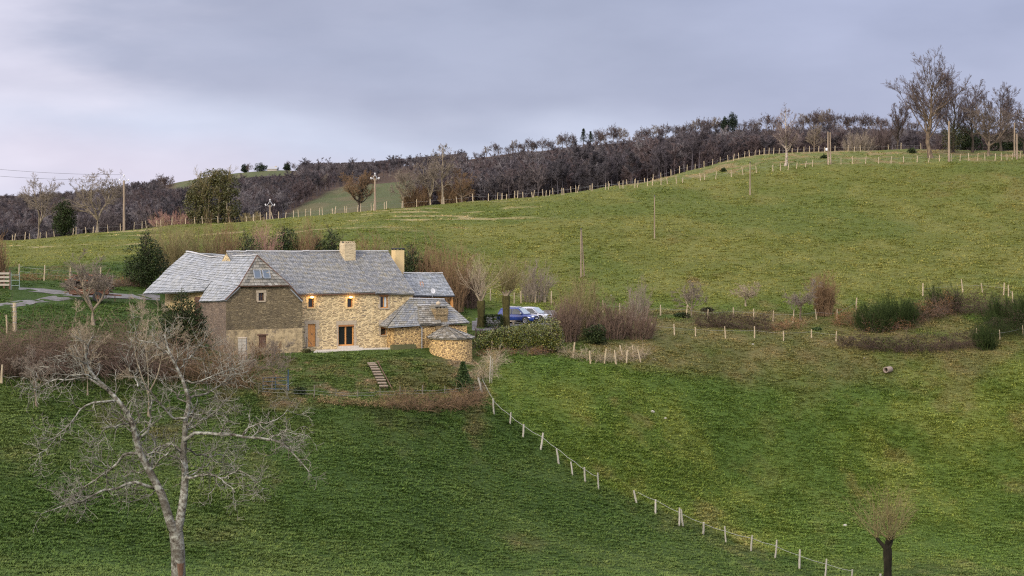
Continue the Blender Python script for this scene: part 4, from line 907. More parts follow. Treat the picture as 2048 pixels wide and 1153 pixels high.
# ------------------------------------------------------------------ pollards
BK_BLACK = bark('black_mossy_bark', (.010, .009, .006), (.026, .022, .015), (.07, .062, .045))
def pollard(name, label, px, py, pytop, trunk_top, rad_px, spread, seed, heads, d=None, mat=BK_MOSS, group=None, tw=TW_OLIVE, n=260, cuts=True):
    g = np.random.default_rng(seed); b = at(px, d) if d else G(px, py); b = np.array(b); k = b[1] / F
    H = hgt(b, pytop); ht = (HY - trunk_top) * k - b[2]; r = rad_px * k
    P = poly([(0, 0, -.3), (0, 0, 0), (.02, 0, ht * .5), (0, 0, ht)], 9); Rr = np.interp(np.linspace(0, 1, 9), [0, .15, .5, .85, 1], [1.3, 1.1, .95, 1.1, 1.05]) * r
    t = thing(name, label, 'tree', tuple(b), 0, group); lv = [(P[None], Rr[None])]
    hp, hr = [], []
    for (dx, dz, rr) in heads:
        q = poly([(0, 0, ht * .93), (dx * .5, g.uniform(-.15, .15), ht + dz * .4), (dx, g.uniform(-.3, .3), ht + dz)], 6); hp.append(q); hr.append(np.linspace(rr * 1.1, rr * .85, 6))
    hp, hr = np.array(hp), np.array(hr)
    link('trunk', tubes_mesh('trunk', lv + ([] if cuts else [(hp, hr)]), mat, [12, 8]), t)
    if cuts: link('cut_limbs', tubes_mesh('cut_limbs', [(hp, hr)], BK_PALE, [8]), t)
    tips = hp[:, -1]; k_ = g.integers(0, len(tips), n); a = g.uniform(0, 2 * np.pi, n); el = np.radians(g.uniform(*spread, n)); D = np.stack([np.cos(a) * np.cos(el), np.sin(a) * np.cos(el), np.sin(el)], -1)
    o = tips[k_] + rdir(g, n) * hr[k_, -1][:, None] * .8; m = 6; S = np.empty((n, m, 3)); S[:, 0] = o; L_ = (H - ht) * g.uniform(.55, 1.0, n)
    for i in range(1, m): S[:, i] = S[:, i - 1] + D * (L_ / (m - 1))[:, None]; D = norm(D + g.normal(size=(n, 3)) * .07 + np.array([0, 0, .06]))
    R0 = np.repeat(np.linspace(.017, .007, m)[None], n, 0); l1 = grow(g, S, R0, dict(n=n * 5, t=(.25, 1), ang=(15, 40), len=.4, seg=4, curl=.1, up=.04, rmin=.006)); l2 = grow(g, *l1, dict(n=n * 8, t=(.2, 1), ang=(15, 45), len=.5, seg=3, curl=.1, rmin=.0045))
    link('shoots', tubes_mesh('shoots', [(S, R0), l1, l2], tw, [4, 3, 3], False), t)
pollard('pollard_tree', 'pollarded tree with mossy trunk and pale cut limbs nearest the bakehouse', 962, 655, 512, 602, 7.5, (20, 88), 5, [(-.55, .75, .12), (.15, .9, .12), (.5, 1.0, .10), (-.1, .5, .12)], None, BK_MOSS, 'pollarded trees by the parked cars', TW_PALE, 40)
pollard('pollard_tree', 'pollarded tree with thick mossy trunk and dense fine shoots in front of the blue car', 1012, 643, 522, 592, 7.2, (15, 86), 6, [(-.4, .45, .14), (.45, .55, .13), (.05, .6, .13), (.75, .7, .10)], 208, BK_MOSS, 'pollarded trees by the parked cars', TW_OLIVE, 120)
pollard('pollard_tree', 'dark trunked pollard with a haze of fine shoots in the lower right field', 1775, 1190, 990, 1098, 8.2, (20, 90), 7, [(-.75, .75, .14), (.08, .75, .24), (.35, .7, .15)], 143, BK_BLACK, None, TW_OLIVE, 80, False)

# ------------------------------------------------------------------ bushes and hedges, each a thing of its own
def shrub(label, px, py, pytop, wpx, mat, seed, d=None, n=70, sub=(7, 20), spread=.6, up=.03, name='bare_shrub', cat='shrub', group=None, leaf=None, nleaf=0, dep=None, twr=.009, curl=.14):
    b = np.array(at(px, d) if d else G(px, py)); k = b[1] / F; h = hgt(b, pytop); w = wpx * k
    t = thing(name, label, cat, tuple(b + (0, 0, -.08)), 0, group)
    twr = max(twr, b[1] * 5.6e-5); n = int(n * 1.35)
    if n:
        link('stems', shrub_mesh(seed, w, h, n, sub, twr, mat, spread, up, curl, (dep or wpx) * k), t)
    if nleaf:
        g = np.random.default_rng(seed + 500); link('foliage', leaf_mesh(seed, lobes_for(g, w, h * .95, 7, 0, (dep or wpx) * k), nleaf, .11, leaf, .42, .3), t)
    return t
def evergreen(label, px, py, pytop, wpx, seed, d=None, mat=LF_DARK, n=5200, size=.17, cone=.3, name='evergreen_bush', cat='bush', dep=None, stems=True, gap=.37, nl=8, group=None, bk=BK_DARK):
    b = np.array(at(px, d) if d else G(px, py)); k = b[1] / F; h = hgt(b, pytop); w = wpx * k; g = np.random.default_rng(seed)
    t = thing(name, label, cat, tuple(b + (0, 0, -.08)), 0, group)
    link('foliage', leaf_mesh(seed, lobes_for(g, w, h, nl, cone, (dep or min(wpx, 90)) * k), n, size, mat, gap, .45, name='foliage'), t)
    if stems:
        p, r = trunk_line(g, h * .85, max(.05, h * .018), 7, .05); l1 = grow(g, p, r, dict(n=40, t=(.1, 1), ang=(30, 70), len=.45, seg=5, curl=.15, rr=.5)); l2 = grow(g, *l1, dict(n=160, t=(.2, 1), ang=(25, 60), len=.5, seg=4, curl=.2, rmin=.01))
        link('branches', tubes_mesh('branches', [(p, r), l1, l2], bk, [7, 4, 3]), t)
    return t
def bank(label, pts, hpx, mat_leaf, mat_stem, seed, n=5000, ns=160, name='bramble_bank', cat='bramble', wid=1.1, size=.10, jag=.35, twr=.008):
    """a low tangle running along a line on the ground"""
    g = np.random.default_rng(seed); gp = np.array([G(*p) for p in pts]); c = poly(gp, 40); k = c[:, 1].mean() / F; h = hpx * k; b = c.mean(0)
    t = thing(name, label, cat, tuple(b)); t['label'] = label
    q = g.random(n) * 39; i0 = np.minimum(q.astype(int), 38); f = (q - i0)[:, None]; base = c[i0] * (1 - f) + c[i0 + 1] * f
    prof = .55 + .9 * fbm(base[:, 0], base[:, 1] * .3, 1.3, 3, seed); a = g.uniform(0, np.pi, n); rr = g.random(n) ** .35
    off = np.stack([g.normal(size=n) * .12, np.cos(a) * rr * wid, np.abs(np.sin(a)) * rr * h * prof], -1)
    P = base + off; nz = vnoise(P[:, 0] / .45, P[:, 2] / .3, seed + 3); P = P[nz > jag]; P[:, 2] = np.maximum(P[:, 2], height(P[:, 0], P[:, 1]) + .02)
    v, fc = leaves_np(g, P - b, size); link('leaves', mesh_np('leaves', v, [fc], mat_leaf), t)
    q = g.random(ns) * 39; i0 = q.astype(int); o = c[np.minimum(i0, 39)] + g.normal(size=(ns, 3)) * np.array([.3, wid * .5, 0]); o[:, 2] = height(o[:, 0], o[:, 1]) - .05
    m = 7; S = np.empty((ns, m, 3)); S[:, 0] = o; D = norm(np.stack([g.normal(size=ns) * .6, g.normal(size=ns) * .6, np.ones(ns)], -1)); L_ = h * g.uniform(.9, 1.9, ns)
    for i in range(1, m): S[:, i] = S[:, i - 1] + D * (L_ / (m - 1))[:, None]; D = norm(D + g.normal(size=(ns, 3)) * .18 + np.array([0, 0, -.22]))
    R0 = np.full((ns, m), twr); l1 = grow(g, S - b, R0, dict(n=ns * 7, t=(.1, 1), ang=(25, 70), len=.35, seg=3, curl=.2, rmin=twr * .6))
    link('stems', tubes_mesh('stems', [(S - b, R0), l1], mat_stem, [3, 3], False), t); return t

# behind and around the house
evergreen('broad dark evergreen at the far left end of the barn roof', 293, 578, 455, 108, 31, None, n=11000, cone=.25)
shrub('tall brown bare thicket right of the broad dark evergreen', 345, 560, 446, 82, TW_OLIVE, 32, 214, 90, (7, 22))
shrub('olive brown bare thicket above the sagging barn ridge', 405, 560, 450, 90, TW_OLIVE, 33, 216, 90, (7, 22))
shrub('brown bare thicket behind the joint of the barn and farmhouse roofs', 447, 560, 446, 70, TW_BRN, 34, 217, 70, (7, 20))
evergreen('low dark evergreen bush behind the left end of the farmhouse ridge', 492, 560, 456, 96, 35, 218, n=8000, cone=.0)
shrub('pinkish brown bare shrub behind the farmhouse ridge between dark evergreens', 530, 560, 455, 62, TW_PINK, 36, 220, 60, (7, 20))
evergreen('upright dark holly tallest behind the farmhouse ridge', 571, 560, 438, 84, 37, 221, n=9000, cone=.1)
shrub('brown bare shrub right of the tallest dark holly behind the roof', 613, 560, 452, 58, TW_BRN, 38, 221, 70, (7, 20))
evergreen('dark conical holly just left of the big roof chimney', 661, 560, 448, 70, 39, 220, n=7500, cone=.1)
evergreen('small dark holly between brown shrubs behind the roof', 634, 560, 460, 60, 48, 222, n=4500, cone=.3)
shrub('low brown bare shrub right of the big roof chimney', 735, 570, 470, 62, TW_BRN, 40, 222, 60, (7, 18))
shrub('low brown bare shrub behind the right end of the farmhouse ridge', 778, 575, 476, 56, TW_OLIVE, 41, 221, 60, (7, 18))
evergreen('dark evergreen right behind the tall narrow chimney', 820, 590, 476, 80, 42, 218, n=8000, cone=.1)
shrub('brown bare thicket above the annex roof', 862, 595, 487, 66, TW_BRN, 43, 218, 80, (8, 22))
shrub('tall brown bare thicket at the right end of the annex roof', 905, 605, 497, 78, TW_BRN, 44, 217, 90, (8, 24))
shrub('dark brown thicket behind the pollard nearest the bakehouse', 940, 612, 530, 60, TW_RED, 45, 222, 70, (8, 22))
shrub('grey bare shrub behind the blue car', 1070, 605, 527, 70, TW_GREY, 46, 228, 60, (8, 24), up=.02)
# left yard
evergreen('dense dark holly in front of the barn side wall', 365, 712, 572, 122, 51, 173, n=17000, cone=.3, size=.15, gap=.33)
shrub('tangle of pale grey stems at the front left corner of the barn', 470, 765, 668, 92, TW_GREY, 52, 171, 44, (8, 20), curl=.2)
shrub('low dark twiggy shrub under the barn gable window', 530, 718, 680, 66, TW_BRN, 53, 178.5, 40, (7, 14))
evergreen('small green shrub beside the orange door', 612, 708, 694, 22, 54, 183.6, mat=LF_IVY, n=900, size=.12, cone=0, stems=False)
shrub('dark edge of a tall thicket cut off by the left border', -4, 580, 470, 44, TW_BRN, 55, 192, 70, (8, 20), leaf=LF_DARK, nleaf=900)
# hedge and shrubs on the right of the farmyard
def laurel():
    g = np.random.default_rng(61); b = np.array(at(1042, 193)); k = 193 / F; t = thing('clipped_hedge', 'large rounded yellow-green clipped hedge in front of the parked cars', 'hedge', tuple(b))
    L_ = []
    for px, py, rx, rz in ((966, 690, 26, 24), (985, 682, 30, 22), (1010, 679, 32, 25), (1038, 677, 34, 27), (1066, 674, 34, 29), (1094, 667, 30, 33), (1108, 677, 20, 32), (1000, 690, 34, 20), (1050, 688, 40, 20), (1090, 690, 30, 20)):
        L_.append(((px - 1024) * k - b[0], g.uniform(-.2, .2), (HY - py) * k - b[2], rx * k, 1.15, rz * k))
    link('foliage', leaf_mesh(61, L_, 15000, .16, LF_LAUR, .28, .72, .5, name='foliage'), t)
    st = []; 
    for i in range(16):
        x = (950 + i * 11 - 1024) * k - b[0]; z0 = gz(b[0] + x, b[1]) - b[2] - .1; st.append(poly([(x, 0, z0), (x + g.uniform(-.2, .2), g.uniform(-.2, .2), z0 + .9), (x + g.uniform(-.4, .4), 0, z0 + 1.9)], 6))
    st = np.array(st); r = np.full(st.shape[:2], .05); l1 = grow(g, st, r, dict(n=200, t=(.2, 1), ang=(25, 60), len=.5, seg=4, curl=.2, rmin=.012)); link('stems', tubes_mesh('stems', [(st, r), l1], BK_DARK, [6, 3]), t)
laurel()
def cube_hedge():
    b = np.array(at(987, 207)); g = np.random.default_rng(62); t = thing('clipped_hedge', 'small dark box-shaped hedge between the two pollards', 'hedge', tuple(b)); n = 4200
    P = np.stack([g.uniform(-.85, .85, n), g.uniform(-.6, .6, n), g.uniform(.03, 1.25, n)], -1); ax = g.integers(0, 3, n); s = np.where(g.random(n) < .5, -1, 1)
    for i, e in enumerate((.85, .6)): P[ax == i, i] = s[ax == i] * e
    P[ax == 2, 2] = 1.25; P += g.normal(size=P.shape) * .05; v, f = leaves_np(g, P, .11); link('foliage', mesh_np('foliage', v, [f], LF_DARK), t)
    m = MB(); [m.tube([(x, 0, -.1), (x + .05, .1, .5), (x, 0, 1.1)], .03, 5) for x in (-.5, 0, .5)]; m.build('stems', BK_DARK, t)
cube_hedge()
shrub('tall olive-grey bare thicket right of the clipped hedge', 1162, 690, 556, 96, TW_OLIVE, 63, 203, 80, (9, 26))
shrub('dark reddish brown thicket at the right end of the clipped hedge', 1132, 690, 600, 70, TW_RED, 64, 199, 100, (9, 22))
evergreen('dark ivy clump low in the middle of the brown thicket', 1192, 700, 640, 50, 65, 198, n=2600, cone=0)
shrub('reddish brown bare thicket around the dark ivy clump', 1215, 700, 604, 90, TW_RED, 66, 202, 85, (9, 24))
shrub('low reddish brown thicket at the right end of the row', 1270, 695, 615, 86, TW_RED, 67, 204, 100, (9, 22))
shrub('thin dark grey shrub standing above the right end of the thicket', 1278, 650, 566, 54, TW_GREY, 68, 216, 40, (9, 24))
shrub('tall rounded reddish brown bare shrub right of the orchard trees', 1648, 650, 552, 48, TW_BRN, 71, 222, 110, (9, 26), spread=.35)
evergreen('small dark evergreen bush left of the first orchard tree', 1364, 650, 622, 32, 72, 219, n=1500, cone=0, stems=False)
evergreen('small dark bush beneath the bare orchard trees', 1415, 628, 612, 26, 73, 224, n=900, cone=0)
evergreen('small round green bush on the track edge', 1634, 676, 652, 22, 74, 214, mat=LF_CON, n=1400, cone=0, size=.12)
evergreen('small dark bush beside the garden fence below the barn', 600, 790, 770, 28, 75, None, n=1400, cone=0, size=.12)
evergreen('small dark green tuft on the slope below the track', 1020, 690, 676, 1, 76, 205, n=4, stems=False, nl=1) if False else None
bank('low dark bramble hedge under the orchard trees', [(1395, 655), (1440, 655), (1490, 658), (1545, 662)], 32, LF_BRAMD, TW_DARK, 81, 6500, 260)
bank('russet withered bracken between the bramble hedge and the brown shrub', [(1545, 662), (1590, 655), (1610, 655)], 20, LF_RUST, TW_BRN, 82, 1800, 60, 'bracken_patch', 'bracken')
bank('russet withered bracken left of the dark broom', [(1670, 652), (1690, 650), (1715, 652)], 34, LF_RUST, TW_BRN, 83, 2400, 60, 'bracken_patch', 'bracken')
bank('russet bracken foot under the dark broom', [(1725, 664), (1770, 664), (1825, 655)], 24, LF_RUST, TW_RED, 84, 3000, 120, 'bracken_patch', 'bracken')
bank('tall russet bracken on the bank right of the dark broom', [(1828, 648), (1860, 640), (1905, 630)], 42, LF_RUST, TW_RED, 85, 3600, 120, 'bracken_patch', 'bracken')
bank('brown bramble bank below the right end of the upper field', [(1900, 630), (1950, 628), (2010, 640), (2060, 660)], 46, LF_BRAMD, TW_DARK, 86, 7500, 300)
bank('dark tangle of brambles filling the bank between the broom bushes', [(1712, 656), (1760, 652), (1830, 640), (1880, 628)], 36, LF_BRAMD, TW_BROOM, 98, 7000, 320)
bank('dark scrub at the right border above the end of the track', [(1960, 690), (1990, 672), (2020, 668), (2060, 676)], 40, LF_BRAMD, TW_BROOM, 99, 5200, 260)
bank('long dark bramble bank along the lower edge of the grass track', [(1680, 694), (1740, 700), (1800, 704), (1860, 704), (1950, 694)], 30, LF_BRAMD, TW_DARK, 87, 12000, 380, wid=1.0)
bank('dry brown bramble fringe below the garden at its right corner', [(775, 815), (840, 822), (900, 818), (962, 808)], 30, LF_BRAM, TW_BRN, 88, 4200, 380, wid=1.0)
bank('thin dry weeds along the garden fence', [(635, 805), (700, 812), (775, 815)], 14, LF_DRY, TW_BRN, 89, 1500, 120, 'weed_strip', 'weeds', .6)
bank('dry tufted weeds under the row of leaning posts', [(1125, 712), (1180, 722), (1240, 722), (1290, 712)], 20, LF_DRY, TW_PALE, 90, 2200, 260, 'weed_strip', 'weeds', 1.0)
bank('russet dry foot of the clipped hedge', [(950, 712), (1000, 712), (1060, 712), (1110, 706)], 16, LF_RUST, TW_RED, 91, 1800, 120, 'weed_strip', 'weeds', .5)
bank('dry grass tussocks at the right garden corner', [(955, 765), (985, 742), (990, 720)], 26, LF_DRY, TW_PALE, 92, 1500, 160, 'weed_strip', 'weeds', .9)
bank('brown bramble hedge at the far left below the yard', [(-20, 752), (40, 752), (90, 752), (140, 750)], 88, LF_BRAMD, TW_RED, 93, 5200, 520, wid=1.4, twr=.010)
bank('brown bramble hedge in the middle of the yard boundary', [(140, 750), (200, 750), (260, 750), (330, 756)], 84, LF_BRAMD, TW_RED, 94, 4200, 520, wid=1.4, twr=.010)
bank('brown bramble hedge below the dark holly', [(330, 756), (380, 762), (440, 770), (505, 778)], 62, LF_BRAMD, TW_BRN, 95, 2600, 420, wid=1.4, twr=.010)
bank('rough russet weeds behind the trailer along the road', [(30, 562), (90, 560), (140, 566)], 16, LF_RUST, TW_OLIVE, 96, 1500, 100, 'weed_strip', 'weeds', .8)
bank('reddish brushwood strewn beyond the trailer beside the road', [(215, 575), (250, 572), (290, 576)], 16, LF_RUST, TW_RED, 97, 900, 200, 'weed_strip', 'weeds', .8)
for i, (px, py, pt, w, n, lab) in enumerate([(1748, 664, 608, 76, 110, 'leftmost dark green broom bush on the bank'), (1795, 655, 592, 84, 120, 'tall dark green broom bush in the middle of the bank'),
        (1888, 625, 572, 72, 100, 'dark broom bush above the russet bracken'), (2010, 655, 594, 84, 110, 'dark broom bush near the right border above the track'), (2046, 660, 596, 50, 110, 'dark broom bush cut off by the right border'), (1970, 700, 652, 50, 80, 'low dark broom bush at the end of the bramble bank')]):
    shrub(lab, px, py, pt, w, TW_BROOM, 110 + i, None, n, (10, 26), .85, .07, 'broom_bush', 'bush', 'dark green broom bushes on the right bank', None, 0, 40, .012, .08)

# ------------------------------------------------------------------ single bare trees near the farm
def tree(label, px, py, pytop, seed, form, mats, d=None, group=None, name='bare_tree', cat='tree', r=None, sx=1.0, dens=1.0, twr=.010, rz=None, ivy=0):
    b = np.array(at(px, d) if d else G(px, py)); h = hgt(b, pytop)
    far = b[1] > 280; twr = max(twr, b[1] * 6.2e-5); dens = dens * (1.35 if far else 1.0)
    me = bare_tree(seed, h, r, form, twr, dens, mats)
    t = put(name, label, cat, tuple(b + (0, 0, -.12)), (('trunk', me[0]), ('crown', me[1])), seed * 1.3 if rz is None else rz, group, (sx, sx, 1.0))
    if ivy:
        g = np.random.default_rng(seed + 9); link('ivy', leaf_mesh(seed, lobes_for(g, h * .42, h * .62, 6, .2), ivy, .22, LF_IVY, .42, .3, name='ivy'), t)
    return t
tree('small spreading bare tree in front of the loaded trailer', 186, 622, 498, 201, 'fork', (BK_PALE, TW_GREY), 174, sx=1.25, r=.16)
tree('young bare garden tree with pale trunk beside the blue gate', 545, 782, 655, 202, 'orchard', (BK_PALE, TW_GREY), None, sx=1.0, r=.09)
tree('slender pale bare tree rising from the bramble hedge left of centre', 175, 752, 600, 203, 'fork', (BK_PALE, TW_PALE), 152, sx=.8, r=.10, dens=.7)
tree('pale curved bare tree in the hedge just left of the dark holly', 297, 768, 590, 204, 'fork', (BK_PALE, TW_PALE), 150, sx=.85, r=.12, dens=.7)
tree('low grey bare bush-tree at the foot of the far left hedge', 75, 775, 690, 205, 'orchard', (BK_GREY, TW_GREY), 146, r=.09, dens=.7)
tree('first small orchard tree from the left with pale forked trunk', 1383, 634, 560, 206, 'fork', (BK_PALE, TW_GREY), None, 'bare orchard trees on the upper field edge', sx=1.15, r=.10)
tree('middle orchard tree with pale trunk and wide low crown', 1492, 622, 563, 207, 'orchard', (BK_PALE, TW_PALE), 226, 'bare orchard trees on the upper field edge', sx=1.2, r=.11)
tree('grey orchard tree beside the tall reddish shrub', 1602, 642, 557, 208, 'orchard', (BK_GREY, TW_GREY), None, 'bare orchard trees on the upper field edge', sx=1.25, r=.11)
def garden_conifer():
    b = np.array(G(926, 782)); h = hgt(b, 722); t = thing('young_conifer', 'young dark green conifer at the right corner of the garden', 'tree', tuple(b)); link('foliage', conifer_mesh(7, h, 2.3, 4600, LF_CON, .16), t)
    m = MB(); m.tube([(0, 0, -.1), (0, 0, h * .9)], [.05, .015], 6); m.build('trunk', BK_DARK, t)
garden_conifer()
# ------------------------------------------------------------------ trees along the ridge
def crest(px, lo=300, hi=360):
    ds = np.arange(lo, hi, .5); x = (px - 1024) / F * ds; r = HY - height(x, ds) * F / ds; return float(ds[int(np.argmin(r))])
def rtree(label, px, pytop, seed, form, mats, back=3.0, **k):
    return tree(label, px, 0, pytop, seed, form, mats, crest(px) + back, **k)
BT = 'tree'
rtree('leftmost pale bare tree on the ridge with a leaning double stem', 76, 350, 301, 'fork', (BK_PALE, TW_GREY), 1, sx=.95, r=.20, twr=.013)
evergreen('dark pointed evergreen on the ridge between two bare trees', 127, 0, 386, 50, 302, crest(127) + 1, n=6200, size=.24, cone=.05, name='evergreen_tree', cat='tree')
rtree('forked pale bare tree on the ridge just left of the first utility pole', 194, 338, 303, 'fork', (BK_PALE, TW_GREY), 1, sx=1.15, r=.26, twr=.013, dens=1.2)
shrub('low pinkish bare thicket on the ridge right of the first utility pole', 345, 0, 424, 92, TW_PINK, 304, crest(345) + 5, 110, (8, 22), twr=.014)
def ivy_clump():
    b = np.array(at(426, crest(426) + 2)); h = hgt(b, 330); k = b[1] / F; g = np.random.default_rng(305); t = thing('ivy_clad_trees', 'big rounded ivy-clad tree clump with pale stems on the left ridge', 'tree', tuple(b))
    L_ = [(x * k, g.uniform(-1, 1), z * h, rx * k, 2.6, rz * h) for x, z, rx, rz in ((-34, .13, 18, .16), (-12, .14, 24, .17), (14, .15, 24, .18), (36, .14, 18, .18), (-30, .32, 26, .26), (-22, .58, 28, .24), (-5, .76, 26, .16), (8, .48, 30, .34), (28, .62, 26, .22), (34, .36, 22, .28), (15, .80, 20, .14), (-34, .46, 18, .2))]
    link('ivy', leaf_mesh(305, L_, 19000, .27, LF_IVY, .38, .45, name='ivy'), t)
    st = []; 
    for x, l in ((-24, -.03), (-14, .02), (-8, .05), (12, .04), (28, .06)): st.append(poly([(x * k, -.6, -.2), (x * k + l * h * .3, -1.2, h * .4), (x * k + l * h, -.4, h * .82)], 8))
    st = np.array(st); r = np.repeat(np.linspace(.2, .06, 8)[None], 5, 0); l1 = grow(g, st, r, dict(n=70, t=(.35, 1), ang=(20, 50), len=.32, seg=5, curl=.1, up=.15, rr=.5)); l2 = grow(g, *l1, dict(n=700, t=(.3, 1), ang=(20, 50), len=.55, seg=4, curl=.14, up=.1, rmin=.014)); l3 = grow(g, *l2, dict(n=1500, t=(.3, 1), ang=(20, 50), len=.5, seg=3, rmin=.012))
    link('trunk', tubes_mesh('trunk', [(st, r)], BK_PALE, [7]), t); link('branches', tubes_mesh('branches', [l1, l2, l3], TW_OLIVE, [4, 3, 3], False), t)
ivy_clump()
shrub('brown scrub right of the big ivy-clad clump', 505, 0, 425, 46, TW_OLIVE, 306, crest(505) + 6, 50, (8, 20), twr=.014)
rtree('rounded dark brown oak left of the second utility pole', 718, 343, 307, 'round', (BK_DARK, TW_BRN), 12, sx=1.05, r=.24, dens=1.2, twr=.014)
rtree('thin pale bare tree right of the second utility pole', 806, 338, 308, 'fork', (BK_PALE, TW_GREY), 4, sx=.85, r=.17, twr=.013)
shrub('dark brown thicket at the foot of the pale ridge trees', 832, 0, 372, 58, TW_BRN, 309, crest(832) + 3, 110, (9, 22), twr=.015)
rtree('forked pale bare tree in the ridge group with low limbs', 860, 322, 310, 'fork', (BK_PALE, TW_GREY), 2, sx=.9, r=.2, twr=.013)
rtree('tallest pale bare tree of the ridge group rising above the skyline', 886, 288, 311, 'birch', (BK_PALE, TW_GREY), 3, sx=1.1, r=.19, twr=.013)
rtree('brown bushy bare tree at the right end of the ridge group', 924, 336, 312, 'round', (BK_GREY, TW_BRN), 4, sx=.95, r=.18, twr=.014)
shrub('dark brown scrub beneath the right end of the ridge group', 905, 0, 370, 60, TW_BRN, 313, crest(905) + 6, 90, (9, 22), twr=.015)
tree('white stemmed birch standing alone in the strip between the ridge fences', 1571, 333, 211, 321, 'birch', (BK_BIRCH, twig('birch_twigs', (.16, .120, .112), (.25, .195, .182))), None, sx=1.0, r=.26, twr=.014)
tree('small crooked bare tree behind the back fence right of the birch', 1628, 298, 248, 322, 'round', (BK_GREY, TW_GREY), 392, sx=.9, r=.17, twr=.015)
tree('dark brown bare tree left of the tallest tree', 1793, 298, 205, 323, 'tall', (BK_DARK, TW_PURP), 398, sx=.9, r=.26, twr=.016)
tree('tallest bare tree of the view with a wide fan of branches on the right skyline', 1861, 312, 104, 324, 'tall', (bark('ochre_bark', (.07, .052, .038), (.19, .14, .095), (.27, .22, .15)), TW_PURP), 352, sx=1.18, r=.36, dens=1.5, twr=.014)
tree('ivy trunked bare tree close to the right of the tallest tree', 1906, 302, 150, 325, 'tall', (BK_DARK, TW_PURP), 366, sx=.95, r=.27, twr=.016, ivy=2600)
tree('dark bare tree in the middle of the right skyline group', 1945, 302, 160, 326, 'tall', (BK_DARK, TW_PURP), 368, sx=1.0, r=.24, twr=.016)
tree('bare tree at the right end of the skyline group', 2002, 302, 170, 327, 'tall', (BK_DARK, TW_PURP), 372, sx=1.0, r=.24, twr=.016)
tree('rounded brown bare tree with pale trunk in front of the right skyline group', 1977, 304, 205, 328, 'round', (BK_GREY, twig('grey_brown_twigs', (.10, .078, .066), (.18, .145, .125))), 352, sx=1.3, r=.20, dens=1.2, twr=.014)
tree('dark bare tree cut off by the right border', 2050, 302, 200, 329, 'round', (BK_DARK, TW_PURP), 362, sx=1.1, r=.28, twr=.016)
evergreen('dark evergreen undergrowth beneath the middle of the right skyline group', 1930, 0, 245, 78, 330, 380, n=4200, size=.30, cone=0, name='evergreen_thicket', nl=9)
evergreen('dark evergreen undergrowth at the far right of the ridge', 2022, 0, 250, 92, 331, 380, n=4600, size=.30, cone=0, name='evergreen_thicket', nl=9)
shrub('pale grey bare shrub in front of the far wood right of the birch', 1716, 0, 266, 62, TW_GREY, 332, 402, 80, (9, 24), twr=.016)
shrub('reddish bare shrub in front of the far wood left of the dark tree', 1764, 0, 245, 46, TW_PURP, 333, 404, 80, (9, 24), twr=.018)
for i, (px, py, pt, w, lab) in enumerate([(1218, 368, 352, 22, 'small dark gorse bush at the lower end of the ridge strip'), (1262, 360, 345, 20, 'small dark gorse bush second along the back fence'), (1299, 352, 343, 22, 'low dark gorse bush third along the back fence'),
        (1371, 342, 330, 12, 'dark gorse bush farthest up the back fence'), (1447, 345, 334, 14, 'small gorse bush by the front fence left of the lone pole'), (1648, 318, 308, 16, 'small gorse bush left of the pole with a box'), (1824, 307, 293, 22, 'dark gorse bush near the foot of the tallest tree')]):
    evergreen(lab, px, py, pt, w, 340 + i, None, LF_DARK, 700, .2, 0, 'gorse_bush', 'bush', None, False, .3, 4, 'small dark gorse bushes in the ridge strip')

